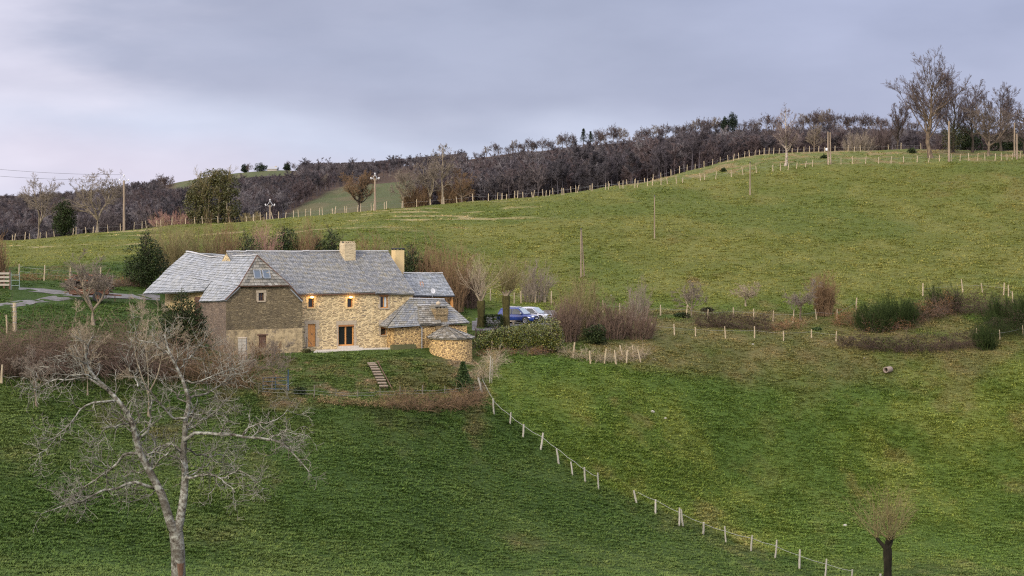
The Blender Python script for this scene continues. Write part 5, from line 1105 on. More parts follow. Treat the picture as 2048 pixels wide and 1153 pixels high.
# ------------------------------------------------------------------ woods on the far hillside
def sky_d(px, lo=500):
    ds = 480 * 1.006 ** np.arange(0, 300); x = (px - 1024) / F * ds; r = HY - height(x, ds) * F / ds; i = int(np.argmin(r)); return float(ds[i]), float(r[i])
FT = []
for i in range(5):
    FT.append(bare_tree(400 + i, 11.0, .20, 'wood', .045, 1.0, (twig('far_wood_twigs_%s' % 'abcde'[i], ((.049, .044, .049), (.077, .063, .063), (.130, .118, .124), (.064, .055, .062), (.073, .055, .057))[i], ((.084, .077, .085), (.124, .106, .104), (.20, .18, .185), (.110, .096, .105), (.117, .090, .089))[i]), None), 'wood_tree'))
def gn_scatter(name, pts, idx, scale, rot, meshes, extra=None):
    """one object whose points carry copies of the meshes"""
    me = bpy.data.meshes.new(name); me.vertices.add(len(pts)); me.vertices.foreach_set('co', np.asarray(pts, np.float32).ravel())
    a = me.attributes.new('pick', 'INT', 'POINT'); a.data.foreach_set('value', np.asarray(idx, np.int32))
    a = me.attributes.new('size', 'FLOAT_VECTOR', 'POINT'); a.data.foreach_set('vector', np.asarray(scale, np.float32).ravel())
    a = me.attributes.new('turn', 'FLOAT_VECTOR', 'POINT'); a.data.foreach_set('vector', np.asarray(rot, np.float32).ravel())
    if extra is not None:
        a = me.attributes.new('tint', 'FLOAT_COLOR', 'POINT'); c = np.ones((len(pts), 4), np.float32); c[:, :3] = extra; a.data.foreach_set('color', c.ravel())
    o = link(name, me); ng = bpy.data.node_groups.new(name, 'GeometryNodeTree'); ng.interface.new_socket('Geometry', in_out='INPUT', socket_type='NodeSocketGeometry'); ng.interface.new_socket('Geometry', in_out='OUTPUT', socket_type='NodeSocketGeometry')
    N = ng.nodes.new; gi, go = N('NodeGroupInput'), N('NodeGroupOutput'); cur = []
    holder = bpy.data.collections.new(name + '_kinds')                       # never linked to the scene
    for k, m in enumerate(meshes): holder.objects.link(bpy.data.objects.new('%s_kind' % name, m)) if False else None
    join = N('GeometryNodeJoinGeometry')
    def attr(nm, ty):
        x = N('GeometryNodeInputNamedAttribute'); x.data_type = ty; x.inputs['Name'].default_value = nm; return [s for s in x.outputs if s.enabled][0]
    for k, m in enumerate(meshes):
        src = bpy.data.objects.new(name + '_kind', m)
        oi = N('GeometryNodeObjectInfo'); oi.inputs['Object'].default_value = src; oi.inputs['As Instance'].default_value = True
        cmp_ = N('FunctionNodeCompare'); cmp_.data_type = 'INT'; cmp_.operation = 'EQUAL'; ii = [s for s in cmp_.inputs if s.type == 'INT']
        ng.links.new(attr('pick', 'INT'), ii[0]); ii[1].default_value = k
        ip = N('GeometryNodeInstanceOnPoints'); m2p = N('GeometryNodeMeshToPoints'); ng.links.new(gi.outputs[0], m2p.inputs[0]); ng.links.new(m2p.outputs[0], ip.inputs['Points'])
        ng.links.new(cmp_.outputs[0], ip.inputs['Selection']); ng.links.new(oi.outputs['Geometry'], ip.inputs['Instance'])
        ng.links.new(attr('turn', 'FLOAT_VECTOR'), ip.inputs['Rotation']); ng.links.new(attr('size', 'FLOAT_VECTOR'), ip.inputs['Scale']); ng.links.new(ip.outputs[0], join.inputs[0])
    ng.links.new(join.outputs[0], go.inputs[0]); md = o.modifiers.new('scatter', 'NODES'); md.node_group = ng; return o
def woods():
    g = np.random.default_rng(44); n = 70000; px = g.uniform(-390, 2490, n); d = np.exp(g.uniform(math.log(430), math.log(2600), n)); q = np.arange(-400, 2510, 20)
    sk = np.interp(px, q, [sky_d(p)[0] for p in q])
    x = (px - 1024) / F * d; m = meadow(px, d)
    z = height(x, d); r = HY - z * F / d; rc = np.interp(px, q, [min(HY - height(np.array([(p - 1024) / F * e]), np.array([e]))[0] * F / e for e in np.arange(310, 386, 5)) for p in q])
    skr = np.interp(px, q, [sky_d(p)[1] for p in q])
    s = g.uniform(.40, .82, n) * (.75 + .5 * fbm(x, d, 60, 3, 61)); hp = 11.0 * s * F / d                     # how tall each stands in the view
    keep = (d < sk * 1.01) & (m < .2)
    low = np.where(px > 930, skr - 8 + 22 * fbm(px, d * .2, 30, 3, 3), np.where((px > 330) & (px < 600), skr + 10, skr - 16))
    fit = np.clip((r - low) / hp, .27, 1); s = s * fit; hp = hp * fit; keep &= (r - hp > low - 14)    # the skyline row stands clear of the crowns below it
    gap = (px > 470) & (px < 790 + 90 * fbm(px * 0, d, 25, 2, 8)) & (d < 520 + (px - 500) * 1.75) & (d > 380); keep &= ~gap
    keep &= ~((px > 1730) & (px < 1870) & (d < 560))
    keep &= (r - hp) < rc + 4
    keep &= g.random(n) < np.interp(d, [430, 900, 1500, 2600], [1.0, .8, .6, .5])
    px, d, x, z, s = px[keep], d[keep], x[keep], z[keep], s[keep]; n = len(x)
    s = np.where(g.random(n) < .04, s * 1.35, s); rot = np.zeros((n, 3)); rot[:, 2] = g.uniform(0, 6.28, n); w = g.uniform(.9, 1.35, n)
    o = gn_scatter('wood', np.stack([x, d, z - .2], -1), np.where(g.random(n) < .35, g.integers(0, 5, n), (fbm(x, d * .5, 26, 2, 71) * 9).astype(int) % 5), np.stack([s * w, s * w, s], -1), rot, FT)
    tag(o, 'purple brown leafless wood covering the far hillside', 'wood', None, 'stuff'); return n
NW = woods()
SK = [(951,303),(973,292),(988,284),(1012,294),(1028,279),(1046,283),(1057,276),(1073,282),(1085,274),(1103,279),(1125,264),(1145,267),(1192,258),(1209,256),(1226,249),(1247,255),(1284,253),(1300,254),(1313,249),(1331,246),(1350,250),(1362,250),(1376,244),(1391,238),(1403,234),(1418,236),(1432,233),(1489,240),(1507,236),(1532,226),(1548,232),(1607,226),(1620,224),(1634,219),(1650,217),(1668,222),(1686,226),(1705,228),(1722,224),(1737,228),(1752,230),(1768,236),(1815,240),(1835,238)]
SK = sorted(SK + [(p + 9, q + 5) for p, q in SK[::2]] + [(p - 7, q + 9) for p, q in SK[1::3]])
def sk_label(px):
    for hi, s in ((1000, 'rounded bare tree at the left start of the skyline row above the ridge group'), (1118, 'bare skyline tree left of the ragged black pine'), (1150, 'bare skyline tree close beside the ragged black pine'), (1260, 'bare rounded skyline tree right of the ragged black pine'),
                  (1368, 'bare skyline tree midway between the black pine and the dark conifer clump'), (1445, 'bare skyline tree just left of the dark conifer clump'), (1560, 'bare skyline tree between the dark conifer clump and the birch'), (1660, 'bare skyline tree just right of the white birch'), (1780, 'bare skyline tree left of the dark ridge tree'), (9999, 'bare skyline tree showing behind the trunk of the tallest tree')):
        if px < hi: return s
SKT = [bare_tree(430 + i, 11.0, .17, f, .034, 1.2, (BK_GREY, (TW_PURP, TW_GREY)[i == 3])) for i, f in enumerate(('wide', 'tall', 'wide', 'tall', 'tall'))]
g = np.random.default_rng(9)
proto = {}
for j, (px, pt) in enumerate(SK):
    d, r = sky_d(px); d -= 6; b = at(px, d); h = hgt(b, pt); k = j % 5; s = h / 11.0; w = s * g.uniform(.95, 1.3)
    if k not in proto: t = put('skyline_tree', '', 'tree', b, (('trunk', SKT[k][0]), ('crown', SKT[k][1]))); proto[k] = t
    else: t = copy_tree(proto[k])
    t.location = (b[0], b[1], b[2] - .2); t.rotation_euler = (0, 0, g.uniform(0, 6.28)); t.scale = (w, w, s)
    t['label'] = sk_label(px); t['category'] = 'tree'; t['group'] = 'bare trees standing on the far skyline: ' + sk_label(px)
# ragged pine and dark conifers on the skyline
def far_conifer(label, px, pt, w, seed, n=2600, name='conifer', size=.55, cut=.15, d=None):
    dd, r = sky_d(px); b = np.array(at(px, d or dd - 8)); h = hgt(b, pt); k = b[1] / F; t = thing(name, label, 'tree', tuple(b)); link('foliage', conifer_mesh(seed, h, w * k, n, LF_FAR, size, cut=cut), t)
    m = MB(); m.tube([(0, 0, -.3), (0, 0, h * .95)], [.28, .06], 6); m.build('trunk', BK_DARK, t); return t
far_conifer('ragged black pine with open tiers on the far skyline', 1167, 256, 27, 501, 900, 'pine_tree', .75, .30)
far_conifer('narrow black pine close right of the ragged one', 1181, 262, 16, 502, 700, 'pine_tree', .7, .30)
def dark_clump():
    for px, pt, w, lab in ((1465, 221, 26, 'tall right-hand conifer of the dark clump on the skyline'), (1450, 232, 20, 'shorter left-hand conifer of the dark clump on the skyline')):
        dd, r = sky_d(px); b = np.array(at(px, dd - 10)); h = hgt(b, pt); k = b[1] / F; g = np.random.default_rng(px); t = thing('conifer', lab, 'tree', tuple(b), 0, 'dark conifer clump on the skyline')
        link('foliage', leaf_mesh(px, lobes_for(g, w * k, h, 9, .25, None, .25), 3600, .55, LF_FAR, .30, .4, name='foliage'), t); m = MB(); m.tube([(0, 0, -.3), (0, 0, h * .9)], [.3, .08], 6); m.build('trunk', BK_DARK, t)
dark_clump()
# the far farm on the left hilltop
def far_farm():
    for i, (px, pt, w, lab) in enumerate(((489, 327, 16, 'leftmost dark round tree on the left hilltop'), (522, 325, 34, 'broad dark evergreen beside the far hilltop house'), (574, 326, 17, 'dark tree in front of the bare trees on the left hilltop'), (601, 332, 20, 'dark evergreen at the right end of the left hilltop'))):
        d = sky_d(px)[0] - 10; evergreen(lab, px, 0, pt, w, 520 + i, d, LF_FAR, 1500, .8, 0, 'evergreen_tree', 'tree', w, True, .33, 6)
    for i, (px, pt, lab) in enumerate(((497, 326, 'small bare tree right of the leftmost dark tree on the left hilltop'), (576, 322, 'taller bare tree right of the far hilltop house'), (588, 326, 'bare tree next to the taller one on the left hilltop'), (613, 325, 'bare tree at the right end of the left hilltop'), (326, 348, 'lone bare tree on the green shoulder of the left hill'), (339, 352, 'small bare tree right of the lone tree on the left hill'))):
        d = (sky_d(px)[0] - 6) if px > 400 else 1500; b = at(px, d); h = hgt(b, pt); k = i % 5; t = copy_tree(proto[k]); s = h / 11; t.location = b; t.scale = (s * 1.2, s * 1.2, s); t.rotation_euler = (0, 0, i * 1.1); t['label'] = lab; t['category'] = 'tree'; t['group'] = 'bare trees on the left hilltop'
    d = sky_d(545)[0] - 14; b = np.array(at(546, d)); k = d / F; w = 19 * k; t = thing('distant_house', 'distant pale roofed house among trees on the left hilltop', 'house', tuple(b), R(-8)); h = 8.5 * k
    m = MB(); m.box((-w / 2, -3, -1.5), (w / 2, 3, h * .42)); m.build('wall', plain('distant_wall', (.36, .33, .30), .9), t)
    m = MB(); m.prism([(-w / 2 - .4, -3.5, h * .42), (-w / 2 - .4, 3.5, h * .42), (-w / 2 - .4, 0, h * 1.0)], (w + .8, 0, 0)); rf = m.build('roof', plain('distant_slate', (.30, .31, .34), .6), t)
    m = MB(); m.box((w * .25, -.5, h * .9), (w * .25 + .9, .4, h * 1.12)); m.build('chimney', CHIM, rf)
far_farm()
# a few hedgerow trees and posts across the valley meadow
for i, (px, d, hpx, lab) in enumerate(((600, 762, 34, 'bare hedge tree at the lower edge of the valley meadow'), (622, 800, 40, 'tallest bare hedge tree above the valley meadow'), (648, 830, 34, 'pale bare hedge tree at the top of the valley meadow'), (575, 720, 30, 'bare hedge tree at the left corner of the valley meadow'))):
    b = at(px, d); s = hpx * d / F / 11; t = copy_tree(proto[(i + 1) % 5]); t.location = b; t.scale = (s * 1.1, s * 1.1, s); t.rotation_euler = (0, 0, i * 2.2); t['label'] = lab; t['category'] = 'tree'; t['group'] = 'bare hedge trees round the valley meadow'
# ------------------------------------------------------------------ fences
POST = NT('split_chestnut_posts', .85, .15)
def _post():
    t = POST; n = t.noise(t.coord((1, 1, .2)), 14, 4); t.base(t.mix(t.noise(t.wcoord(), .9, 2), t.ramp(n, [(.3, (.30, .225, .13)), (.7, (.58, .46, .29))]), t.ramp(n, [(.3, (.24, .20, .15)), (.7, (.47, .41, .32))]))); return t.m
_post(); POSTG = plain('weathered_grey_posts', (.33, .31, .265), .85, 0, .35, 10)
WIRE = plain('galvanised_wire', (.36, .36, .35), .5, .3)
def post_meshes(mat, n=5, h=1.45, r=.066, seed=0):
    out = []; g = np.random.default_rng(seed)
    for i in range(n):
        m = MB(); k = 7; hh = h * g.uniform(.9, 1.1); q = [(0, 0, -.35), (g.normal() * .01, g.normal() * .01, hh * .5 - .2), (g.normal() * .02, g.normal() * .02, hh - .3)]
        m.tube(q, [r * g.uniform(.95, 1.15), r, r * g.uniform(.75, 1.0)], k); out.append(m.mesh('fence_post', mat, False))
    return out
PM = post_meshes(POST.m); PMG = post_meshes(POSTG, seed=4); PMD = post_meshes(plain('dark_grey_stakes', (.15, .135, .11), .9, 0, .3, 8), 4, 1.4, .035, 6)
def fence(label, pts, meshes=PM, lean=.06, scale=1.0, wires=(.55, .95), name='post_and_wire_fence', group=None, seed=0, sag=.05, wr=.007, jump=9.0):
    """pts: world points of the posts, in order along the run"""
    g = np.random.default_rng(seed + 100); pts = [np.array(p, float) for p in pts]; t = thing(name, label, 'fence', tuple(pts[0]), 0, group); tops = []
    for p in pts:
        s = scale * g.uniform(.88, 1.15); rx, ry = g.normal(size=2) * lean; o = link('fence_post', meshes[g.integers(len(meshes))], t, tuple(p - pts[0])); o.rotation_euler = (rx, ry, g.uniform(0, 6)); o.scale = (g.uniform(.85, 1.25) * max(1, scale ** .5), g.uniform(.85, 1.25) * max(1, scale ** .5), s)
        tops.append((p, ry, -rx, s))
    if wires:
        m = MB()
        for w in wires:
            for (a, ax, ay, sa), (b, bx, by, sb) in zip(tops, tops[1:]):
                if np.linalg.norm(a - b) > jump: continue
                p = a - pts[0] + np.array([ax * w, ay * w, w * min(sa, 1.1)]); q = b - pts[0] + np.array([bx * w, by * w, w * min(sb, 1.1)])
                m.tube([p, (p + q) / 2 - (0, 0, sag), q], wr, 4, False)
        m.build('wire', WIRE, t)
    return t
Gp = lambda l: [G(*p) for p in l]
fence('pale post and wire fence running down the slope below the garden corner', Gp([(963,785),(988,829),(1020,851),(1046,877),(1081,902),(1117,930),(1145,951),(1171,967),(1197,980)]), PMG, .10, 1.05, (.98,), seed=1, wr=.014, sag=.08)
fence('post and wire fence along the valley bottom towards the lower right', Gp([(1273,1008),(1311,1030),(1358,1053),(1366,1053),(1406,1072),(1452,1087),(1502,1103),(1550,1117),(1599,1139),(1650,1156),(1704,1170),(1760,1186)]), PMG, .10, 1.08, (.92,), seed=2, wr=.013, sag=.06)
fence('low wire fence with thin posts along the foot of the garden', Gp([(517,789),(573,792),(628,796),(672,796),(716,797),(760,796),(800,795),(846,793),(890,790),(926,788),(962,786)]), PMD, .04, .8, (.3, .6), seed=3)
fence('short row of leaning pale posts below the brown thicket', Gp([(1146,716),(1181,730),(1209,729),(1232,729),(1245,713),(1253,727),(1266,716),(1281,726)]), PM, .13, 1.1, (), seed=4)
fence('row of pale posts along the lower edge of the track', Gp([(1305,668),(1349,672),(1391,674),(1451,678),(1509,678),(1567,682),(1623,678),(1672,684)]), PM, .06, .95, (.8,), seed=5)
fence('few pale posts at the end of the bramble bank', Gp([(1953,683),(2000,681),(2046,672)]), PM, .06, 1.0, (.8,), seed=6)
fence('posts along the foot of the upper field by the orchard trees', Gp([(1206,626),(1240,630),(1278,634),(1321,633),(1373,636),(1415,640),(1467,637),(1507,640),(1546,644),(1586,646),(1633,640),(1674,642),(1712,622)]), PM, .06, 1.05, (.8,), seed=7)
fence('pale posts on top of the bank at the right edge of the upper field', Gp([(1846,594),(1926,586),(1965,586),(2007,592),(2017,594),(2026,606)]), PM, .05, 1.15, (.8,), seed=8)
fence('old fence posts behind the parked cars', Gp([(943,612),(981,602),(1028,608),(1042,608),(1065,606),(1071,607),(1090,605),(1103,609)]), PM, .05, 1.1, (.8,), seed=9)
fence('wire fence with few posts along the far side of the farm road', Gp([(38,556),(88,562),(140,566),(200,566)]), PM, .03, 1.2, (.6, 1.05), seed=10)
fence('two pale posts in the far left hedge', Gp([(3,770),(14,668)]), PM, .05, 1.3, (), seed=11)
def ridge(pxs, lo, hi, off, seed):
    g = np.random.default_rng(seed); o = []
    for p in pxs: d = crest(p, lo, hi) - off; o.append(at(p, d))
    return o
RA = [25,29,50,60,80,93,109,125,146,152,172,186,216,241,246,268,284,293,314,322,344,371,390,405,436,459]
fence('fence of pale posts along the left part of the ridge above the yard', ridge(RA, 300, 345, 1.0, 1), PM, .07, .95, (.8,), seed=12, jump=6)
RB = [484,493,507,521,533,546,557,571,587,597,611,621,639,645,665,670,690,693,715,721,743,747,769,773,804,833,861,888,914,946,977,995,1004,1013,1029]
fence('fence of pale posts along the middle part of the ridge below the second utility pole', ridge(RB, 300, 345, 1.0, 2), PM, .07, .95, (.8,), seed=13, jump=6)
RC = [1035,1046,1065,1067,1086,1092,1099,1124,1128,1152,1155,1184,1211,1217,1240,1246,1270,1275,1295,1305,1322,1335,1353,1365,1401,1409,1431,1463,1486,1513,1546,1561,1576,1593,1611,1625,1657,1682,1705,1731,1757,1782,1807,1834,1857,1879,1903,1920,1938,1955,1970,1990,2003,2014,2024,2040]
def front_line(p): return float(np.interp(p, [1035, 1200, 1500, 1700, 1830, 2048], [331, 333, 340, 343, 344, 342]))
fence('long front fence of pale posts climbing the right part of the ridge', [at(p, front_line(p)) for p in RC], PM, .08, 1.0, (.8,), seed=14, jump=9)
RD = [1106,1142,1180,1219,1237,1254,1270,1289,1306,1322,1342,1359,1374,1390,1408,1425,1440,1456,1467,1478,1489,1499,1510,1519,1528,1538,1547,1558,1584,1595,1608,1619,1637,1649,1670,1696,1709,1721,1777,1802,1842]
fence('back fence of dark thin posts along the top of the ridge before the wood', [at(p, float(np.interp(p, [1106, 1300, 1500, 1600, 1842], [350, 372, 388, 386, 376]))) for p in RD], PM, .06, 1.0, (.8,), seed=15, jump=12)
for px, py, pt, r, lab in ((29, 664, 606, .17, 'thick round wooden post standing in the left yard'),):
    b = np.array(G(px, py)); h = hgt(b, pt); t = thing('wooden_post', lab, 'post', tuple(b)); m = MB(); m.tube([(0, 0, -.3), (.02, 0, h * .5), (0, 0, h)], [r, r * .95, r * .9], 12); m.build('post', POST.m, t); m = MB(); [m.tube([(0, 0, h * f), (0, 0, h * f + .05)], r + .012, 12, False) for f in (.3, .5, .68, .84)]; m.build('wire_band', WIRE, t)
b = np.array(G(979, 768)); h = hgt(b, 712); t = thing('tall_post', 'tall thin grey post at the garden corner', 'post', tuple(b)); m = MB(); m.tube([(0, 0, -.2), (.1, 0, h)], [.05, .04], 7); m.build('post', POSTG, t); m = MB(); m.tube([(.2, .1, -.2), (.25, .1, h * .9)], [.03, .025], 6); m.build('stake', POSTG, t)

# ------------------------------------------------------------------ utility poles
POLE = bark('weathered_pole_wood', (.19, .145, .105), (.32, .25, .185), (.40, .33, .25), 6, .08)
WHITE = plain('white_insulator', (.72, .72, .74), .3, 0, .08)
STEEL = plain('grey_steel_bracket', (.45, .46, .48), .5, .3)
def upole(label, px, py, pt, d=None, r=.15, head=None, aframe=0, box=False, name='utility_pole', dark=False):
    b = np.array(at(px, d) if d else G(px, py)); h = hgt(b, pt); t = thing(name, label, 'utility pole', tuple(b)); m = MB(); hp = h * (.90 if head else 1)
    m.tube([(0, 0, -.4), (0, 0, hp)], [r * 1.12, r * .72], 10); m.build('pole', POLE, t)
    if aframe: m = MB(); m.tube([(aframe, .5, -.4), (.06, .12, hp * .97)], [r * 1.0, r * .7], 10); m.build('brace_pole', POLE, t)
    k = b[1] / F
    if head:
        w = head * k; m = MB(); m.tube([(-w, 0, hp - .15), (-w * .55, 0, hp + .05), (0, 0, hp + w * .9)], .045, 6); m.tube([(w, 0, hp - .15), (w * .55, 0, hp + .05), (0, 0, hp + w * .9)], .045, 6); m.tube([(-w * .55, 0, hp + .02), (0, 0, hp - w * .6), (w * .55, 0, hp + .02)], .045, 6); br = m.build('bracket', STEEL, t)
        for x, z in ((-w, hp - .12), (w, hp - .12), (0, hp + w * .9)):
            m = MB(); m.lathe([(0, 0), (.10, .02), (.07, .08), (.12, .12), (.08, .18), (.12, .22), (.06, .30), (0, .32)], 9, (x, 0, z)); m.build('insulator', WHITE, br, True)
    elif not dark:
        m = MB(); m.tube([(0, -.02, hp - .02), (0, -.02, hp + .18)], [.09, .05], 8); m.build('pole_cap', IRON, t)
    if box: m = MB(); m.box((-.45, -.3, hp * .42), (-.12, .0, hp * .42 + .45)); m.build('junction_box', WHITE, t); m = MB(); m.tube([(.45, 0, -.4), (.38, 0, hp * .98)], [r, r * .7], 9); m.build('second_pole', POLE, t)
    return b, h
p1, hp1 = upole('stout wooden utility pole with a white bracket on the left ridge', 248, 464, 350, crest(248) - 2, .19, 9)
upole('utility pole showing only its white bracket above the ridge fence', 540, 440, 407, crest(540) + 6, .17, 9)
upole('thin wooden utility pole with white insulators on the middle of the ridge', 750, 416, 350, crest(750) - 2, .19, 8)
upole('double-legged wooden pole on the lower edge of the upper field', 1162, 556, 459, None, .095, None, .45)
upole('single thin wooden pole in the middle of the upper field', 1309, 478, 393, None, .085)
upole('single wooden pole high in the upper field below the birch', 1500, 391, 326, None, .115)
upole('double wooden pole with a white box beside the ridge fence', 1656, 329, 264, None, .15, None, 0, True)
upole('pale wooden pole leaning slightly right of the tallest tree', 1898, 310, 243, front_line(1898) - 1, .2)
upole('thin pole at the far right of the ridge', 2029, 308, 246, front_line(2029) + 3, .15)
upole('short thick pole beside the thin pole at the far right', 2034, 310, 268, front_line(2034) - 1, .16)
# overhead lines leaving the first pole
def cable(label, a, b, sag, r=.02):
    a, b = Vector(a), Vector(b); t = thing('power_line', label, 'power line', tuple(a)); m = MB(); n = 18; m.tube([(a.lerp(b, i / n) - a) - Vector((0, 0, sag * 4 * (i / n) * (1 - i / n))) for i in range(n + 1)], r, 4, False); m.build('cable', IRON, t)
top1 = p1 + (0, 0, hp1)
def PP(px, py, d): return ((px - 1024) / F * d, d, (HY - py) / F * d)
cable('upper overhead cable running left from the first utility pole', top1, PP(-120, 326, 330), .5); cable('lower overhead cable running left from the first utility pole', top1 + (-.7, 0, -.8), PP(-120, 341, 326), .5)

# ------------------------------------------------------------------ farm road, gate, trailer
def strip(name, label, rows, mat, lift=.03, cat='road'):
    """a flat strip laid on the ground: rows of (left pixel, right pixel)"""
    A = np.array([G(*a) for a, b in rows]); B = np.array([G(*b) for a, b in rows]); n = 60; A, B = poly(A, n), poly(B, n); k = 9; s = np.linspace(0, 1, k)[None, :, None]; P = A[:, None] * (1 - s) + B[:, None] * s
    P[..., 2] = height(P[..., 0], P[..., 1]) + lift; i = np.arange(n * k).reshape(n, k); f = np.stack([i[:-1, :-1], i[:-1, 1:], i[1:, 1:], i[1:, :-1]], -1).reshape(-1, 4)
    o = link(name, mesh_np(name, P.reshape(-1, 3), [f], mat, True)); tag(o, label, cat, None, 'structure'); return o
def gravel():
    t = NT('grey_gravel', .9, .15); w = t.wcoord(); n = t.noise(w, .8, 5, .65); f = t.noise(w, 7, 4, .7); t.base(t.mix(.5, t.ramp(n, [(.35, (.10, .095, .09)), (.6, (.165, .16, .158)), (.72, (.24, .23, .215))]), t.ramp(f, [(.3, .25), (.7, .8)]), 'OVERLAY')).bump(f, .04); return t.m
GRAV = gravel()
strip('road', 'grey gravel farm road crossing the left yard', [((40, 576), (36, 580)), ((90, 579), (86, 586)), ((150, 584), (146, 594)), ((210, 588), (210, 598)), ((280, 590), (280, 600)), ((320, 592), (320, 602))], GRAV)
strip('track', 'worn stony track branching off the farm road at the left', [((128, 589), (146, 598)), ((96, 594), (110, 603)), ((56, 601), (66, 610)), ((0, 608), (6, 617)), ((-40, 612), (-40, 622))], GRAV, .02, 'track')
strip('court', 'grey gravel court where the cars are parked', [((944, 640), (944, 662)), ((975, 632), (982, 662)), ((1020, 628), (1030, 652)), ((1080, 622), (1100, 650)), ((1110, 622), (1122, 646))], GRAV)
def gate():
    b = np.array(G(-4, 576)); e = np.array(G(28, 575)); k = b[1] / F; t = thing('wooden_gate', 'weathered wooden board gate at the left border beside the road', 'gate', tuple(b)); w = (19 + 4) * k; m = MB()
    for i in range(4): z = .18 + i * .36; m.box((-.4, -.03, z), (w, .03, z + .19))
    m.build('boards', plain('grey_gate_boards', (.34, .30, .25), .85, 0, .25, 6), t); m = MB(); [m.box((x - .08, .035, -.2), (x + .08, .12, 1.62)) for x in (-.3, w * .5, w)]; m.build('uprights', OLDWOOD, t)
    m = MB(); x0, x1 = w + .15, w + .95
    for z in (.2, .7, 1.2): m.tube([(x0, 0, z), (x1, 0, z)], .03, 6)
    for x in (x0, x1): m.tube([(x, 0, -.2), (x, 0, 1.45)], .035, 6)
    m.build('metal_wicket', plain('green_grey_metal', (.20, .26, .24), .5, .2), t)
gate()
RUST = plain('rusty_steel', (.13, .06, .038), .8, .2, .45, 5); TYRE = plain('black_tyre', (.022, .022, .024), .85, 0, .2, 8)
def trailer():
    b = np.array(G(180, 604)); t = thing('farm_trailer', 'rusty farm trailer loaded with cut wood beside the farm road', 'trailer', tuple(b + (0, 0, .0)), R(8)); m = MB()
    m.box((-1.85, -.95, .72), (1.75, .95, .84)); m.box((-1.85, -.95, .84), (-1.78, .95, 1.45)); m.box((-1.78, -.95, .841), (1.68, -.90, 1.18)); m.box((-1.78, .90, .841), (1.68, .95, 1.18)); m.box((1.68, -.95, .841), (1.75, .95, 1.3)); m.build('bed', RUST, t)
    m = MB(); m.bar((1.75, -.3, .62), (2.9, 0, .55), .1, .12); m.bar((1.75, .3, .62), (2.9, 0, .55), .1, .12); m.box((-1.6, -.35, .58), (1.7, -.25, .716)); m.box((-1.6, .25, .58), (1.7, .35, .716)); m.box((.70, -1.0, .40), (.82, 1.0, .52)); m.build('chassis', RUST, t)
    for y in (-1.08, 1.08):
        m = MB(); m.lathe([(.22, -.11), (.40, -.13), (.46, -.09), (.47, 0), (.46, .09), (.40, .13), (.22, .11)], 22); m.v = [v @ np.array([[1, 0, 0], [0, 0, 1], [0, -1, 0]]).T + (.76, y, .47) for v in m.v]; w = m.build('wheel', TYRE, t, True)
        m = MB(); m.lathe([(0, -.06), (.2, -.06), (.235, -.10), (.235, .10), (.2, .05), (0, .05)], 16); m.v = [v @ np.array([[1, 0, 0], [0, 0, 1], [0, -1, 0]]).T + (.76, y, .47) for v in m.v]; m.build('rim', RUST, w, True)
    m = MB(); m.tube([(2.3, 0, .55), (2.3, 0, 0)], .04, 6); m.build('stand', RUST, t)
    g = np.random.default_rng(2); h = thing('firewood_load', 'heap of cut branches and logs piled on the rusty trailer', 'firewood', tuple(b + (0, 0, .0)), R(8)); V = {0: MB(), 1: MB(), 2: MB()}
    for i in range(420):
        x = g.uniform(-1.9, 1.7); top = 1.35 + 1.25 * (1 - ((x + .1) / 2.0) ** 2) ** .5 if abs(x + .1) < 2 else 1.3; z = g.uniform(.95, max(1.0, top)); y = g.uniform(-.9, .9) * (1 - .3 * (z - .9) / 1.6); L_ = g.uniform(.5, 1.5); a = g.normal() * .5; d = np.array([math.cos(a), math.sin(a) * .7, g.normal() * .22]); k = g.choice(3, p=[.66, .14, .20]); r = g.uniform(.03, .085)
        V[k].tube([np.array([x, y, z]) - d * L_ / 2, np.array([x, y, z + g.normal() * .04]), np.array([x, y, z]) + d * L_ / 2], r, 6)
    for k, (nm, mt) in enumerate((('dark_branches', BK_DARK), ('red_logs', bark('red_cut_wood', (.13, .055, .033), (.25, .11, .06), None, 4)), ('pale_sticks', BK_GREY))): V[k].build(nm, mt, h)
trailer()

# ------------------------------------------------------------------ garden details
def steps():
    a, b = np.array(G(741, 727)), np.array(G(768, 779)); t = thing('garden_steps', 'flight of rough stone steps climbing the garden bank', 'steps', tuple(b)); n = 10; m = MB(); w = .72; dr = norm(np.array([a[0] - b[0], a[1] - b[1], 0])); sd_ = np.array([dr[1], -dr[0], 0])
    ST = plain('worn_step_stone', (.25, .20, .15), .9, 0, .3, 5); RS = plain('shadow_toned_risers', (.06, .048, .034), .95, 0, .4, 5)  # riser stone coloured dark to paint in the shadow below each tread
    for i in range(n):
        p = b + (a - b) * i / n; q = b + (a - b) * (i + 1) / n; z = gz(q[0], q[1]) + .09 + rs.uniform(-.025, .025); p = p - (q - p) * .05; q = p + (q - p) * .66; c = [p - sd_ * w / 2 * rs.uniform(.9, 1.1), p + sd_ * w / 2 * rs.uniform(.9, 1.1), q + sd_ * w / 2 * .98, q - sd_ * w / 2 * .98]
        m = MB(); m.prism([(x[0] - b[0], x[1] - b[1], z - b[2] - .09) for x in c], (0, 0, .09)); sp = m.build('step', ST, t)
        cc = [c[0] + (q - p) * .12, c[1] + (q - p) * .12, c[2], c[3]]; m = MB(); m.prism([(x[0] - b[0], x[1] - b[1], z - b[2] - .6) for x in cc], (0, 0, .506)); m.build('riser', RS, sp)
    m = MB(); m.tube([(sd_ * .62 + (0, 0, .12)), (sd_ * .62 + (a - b) + (0, 0, .12))], .045, 6); m.build('edge_rail', OLDWOOD, t)
steps()
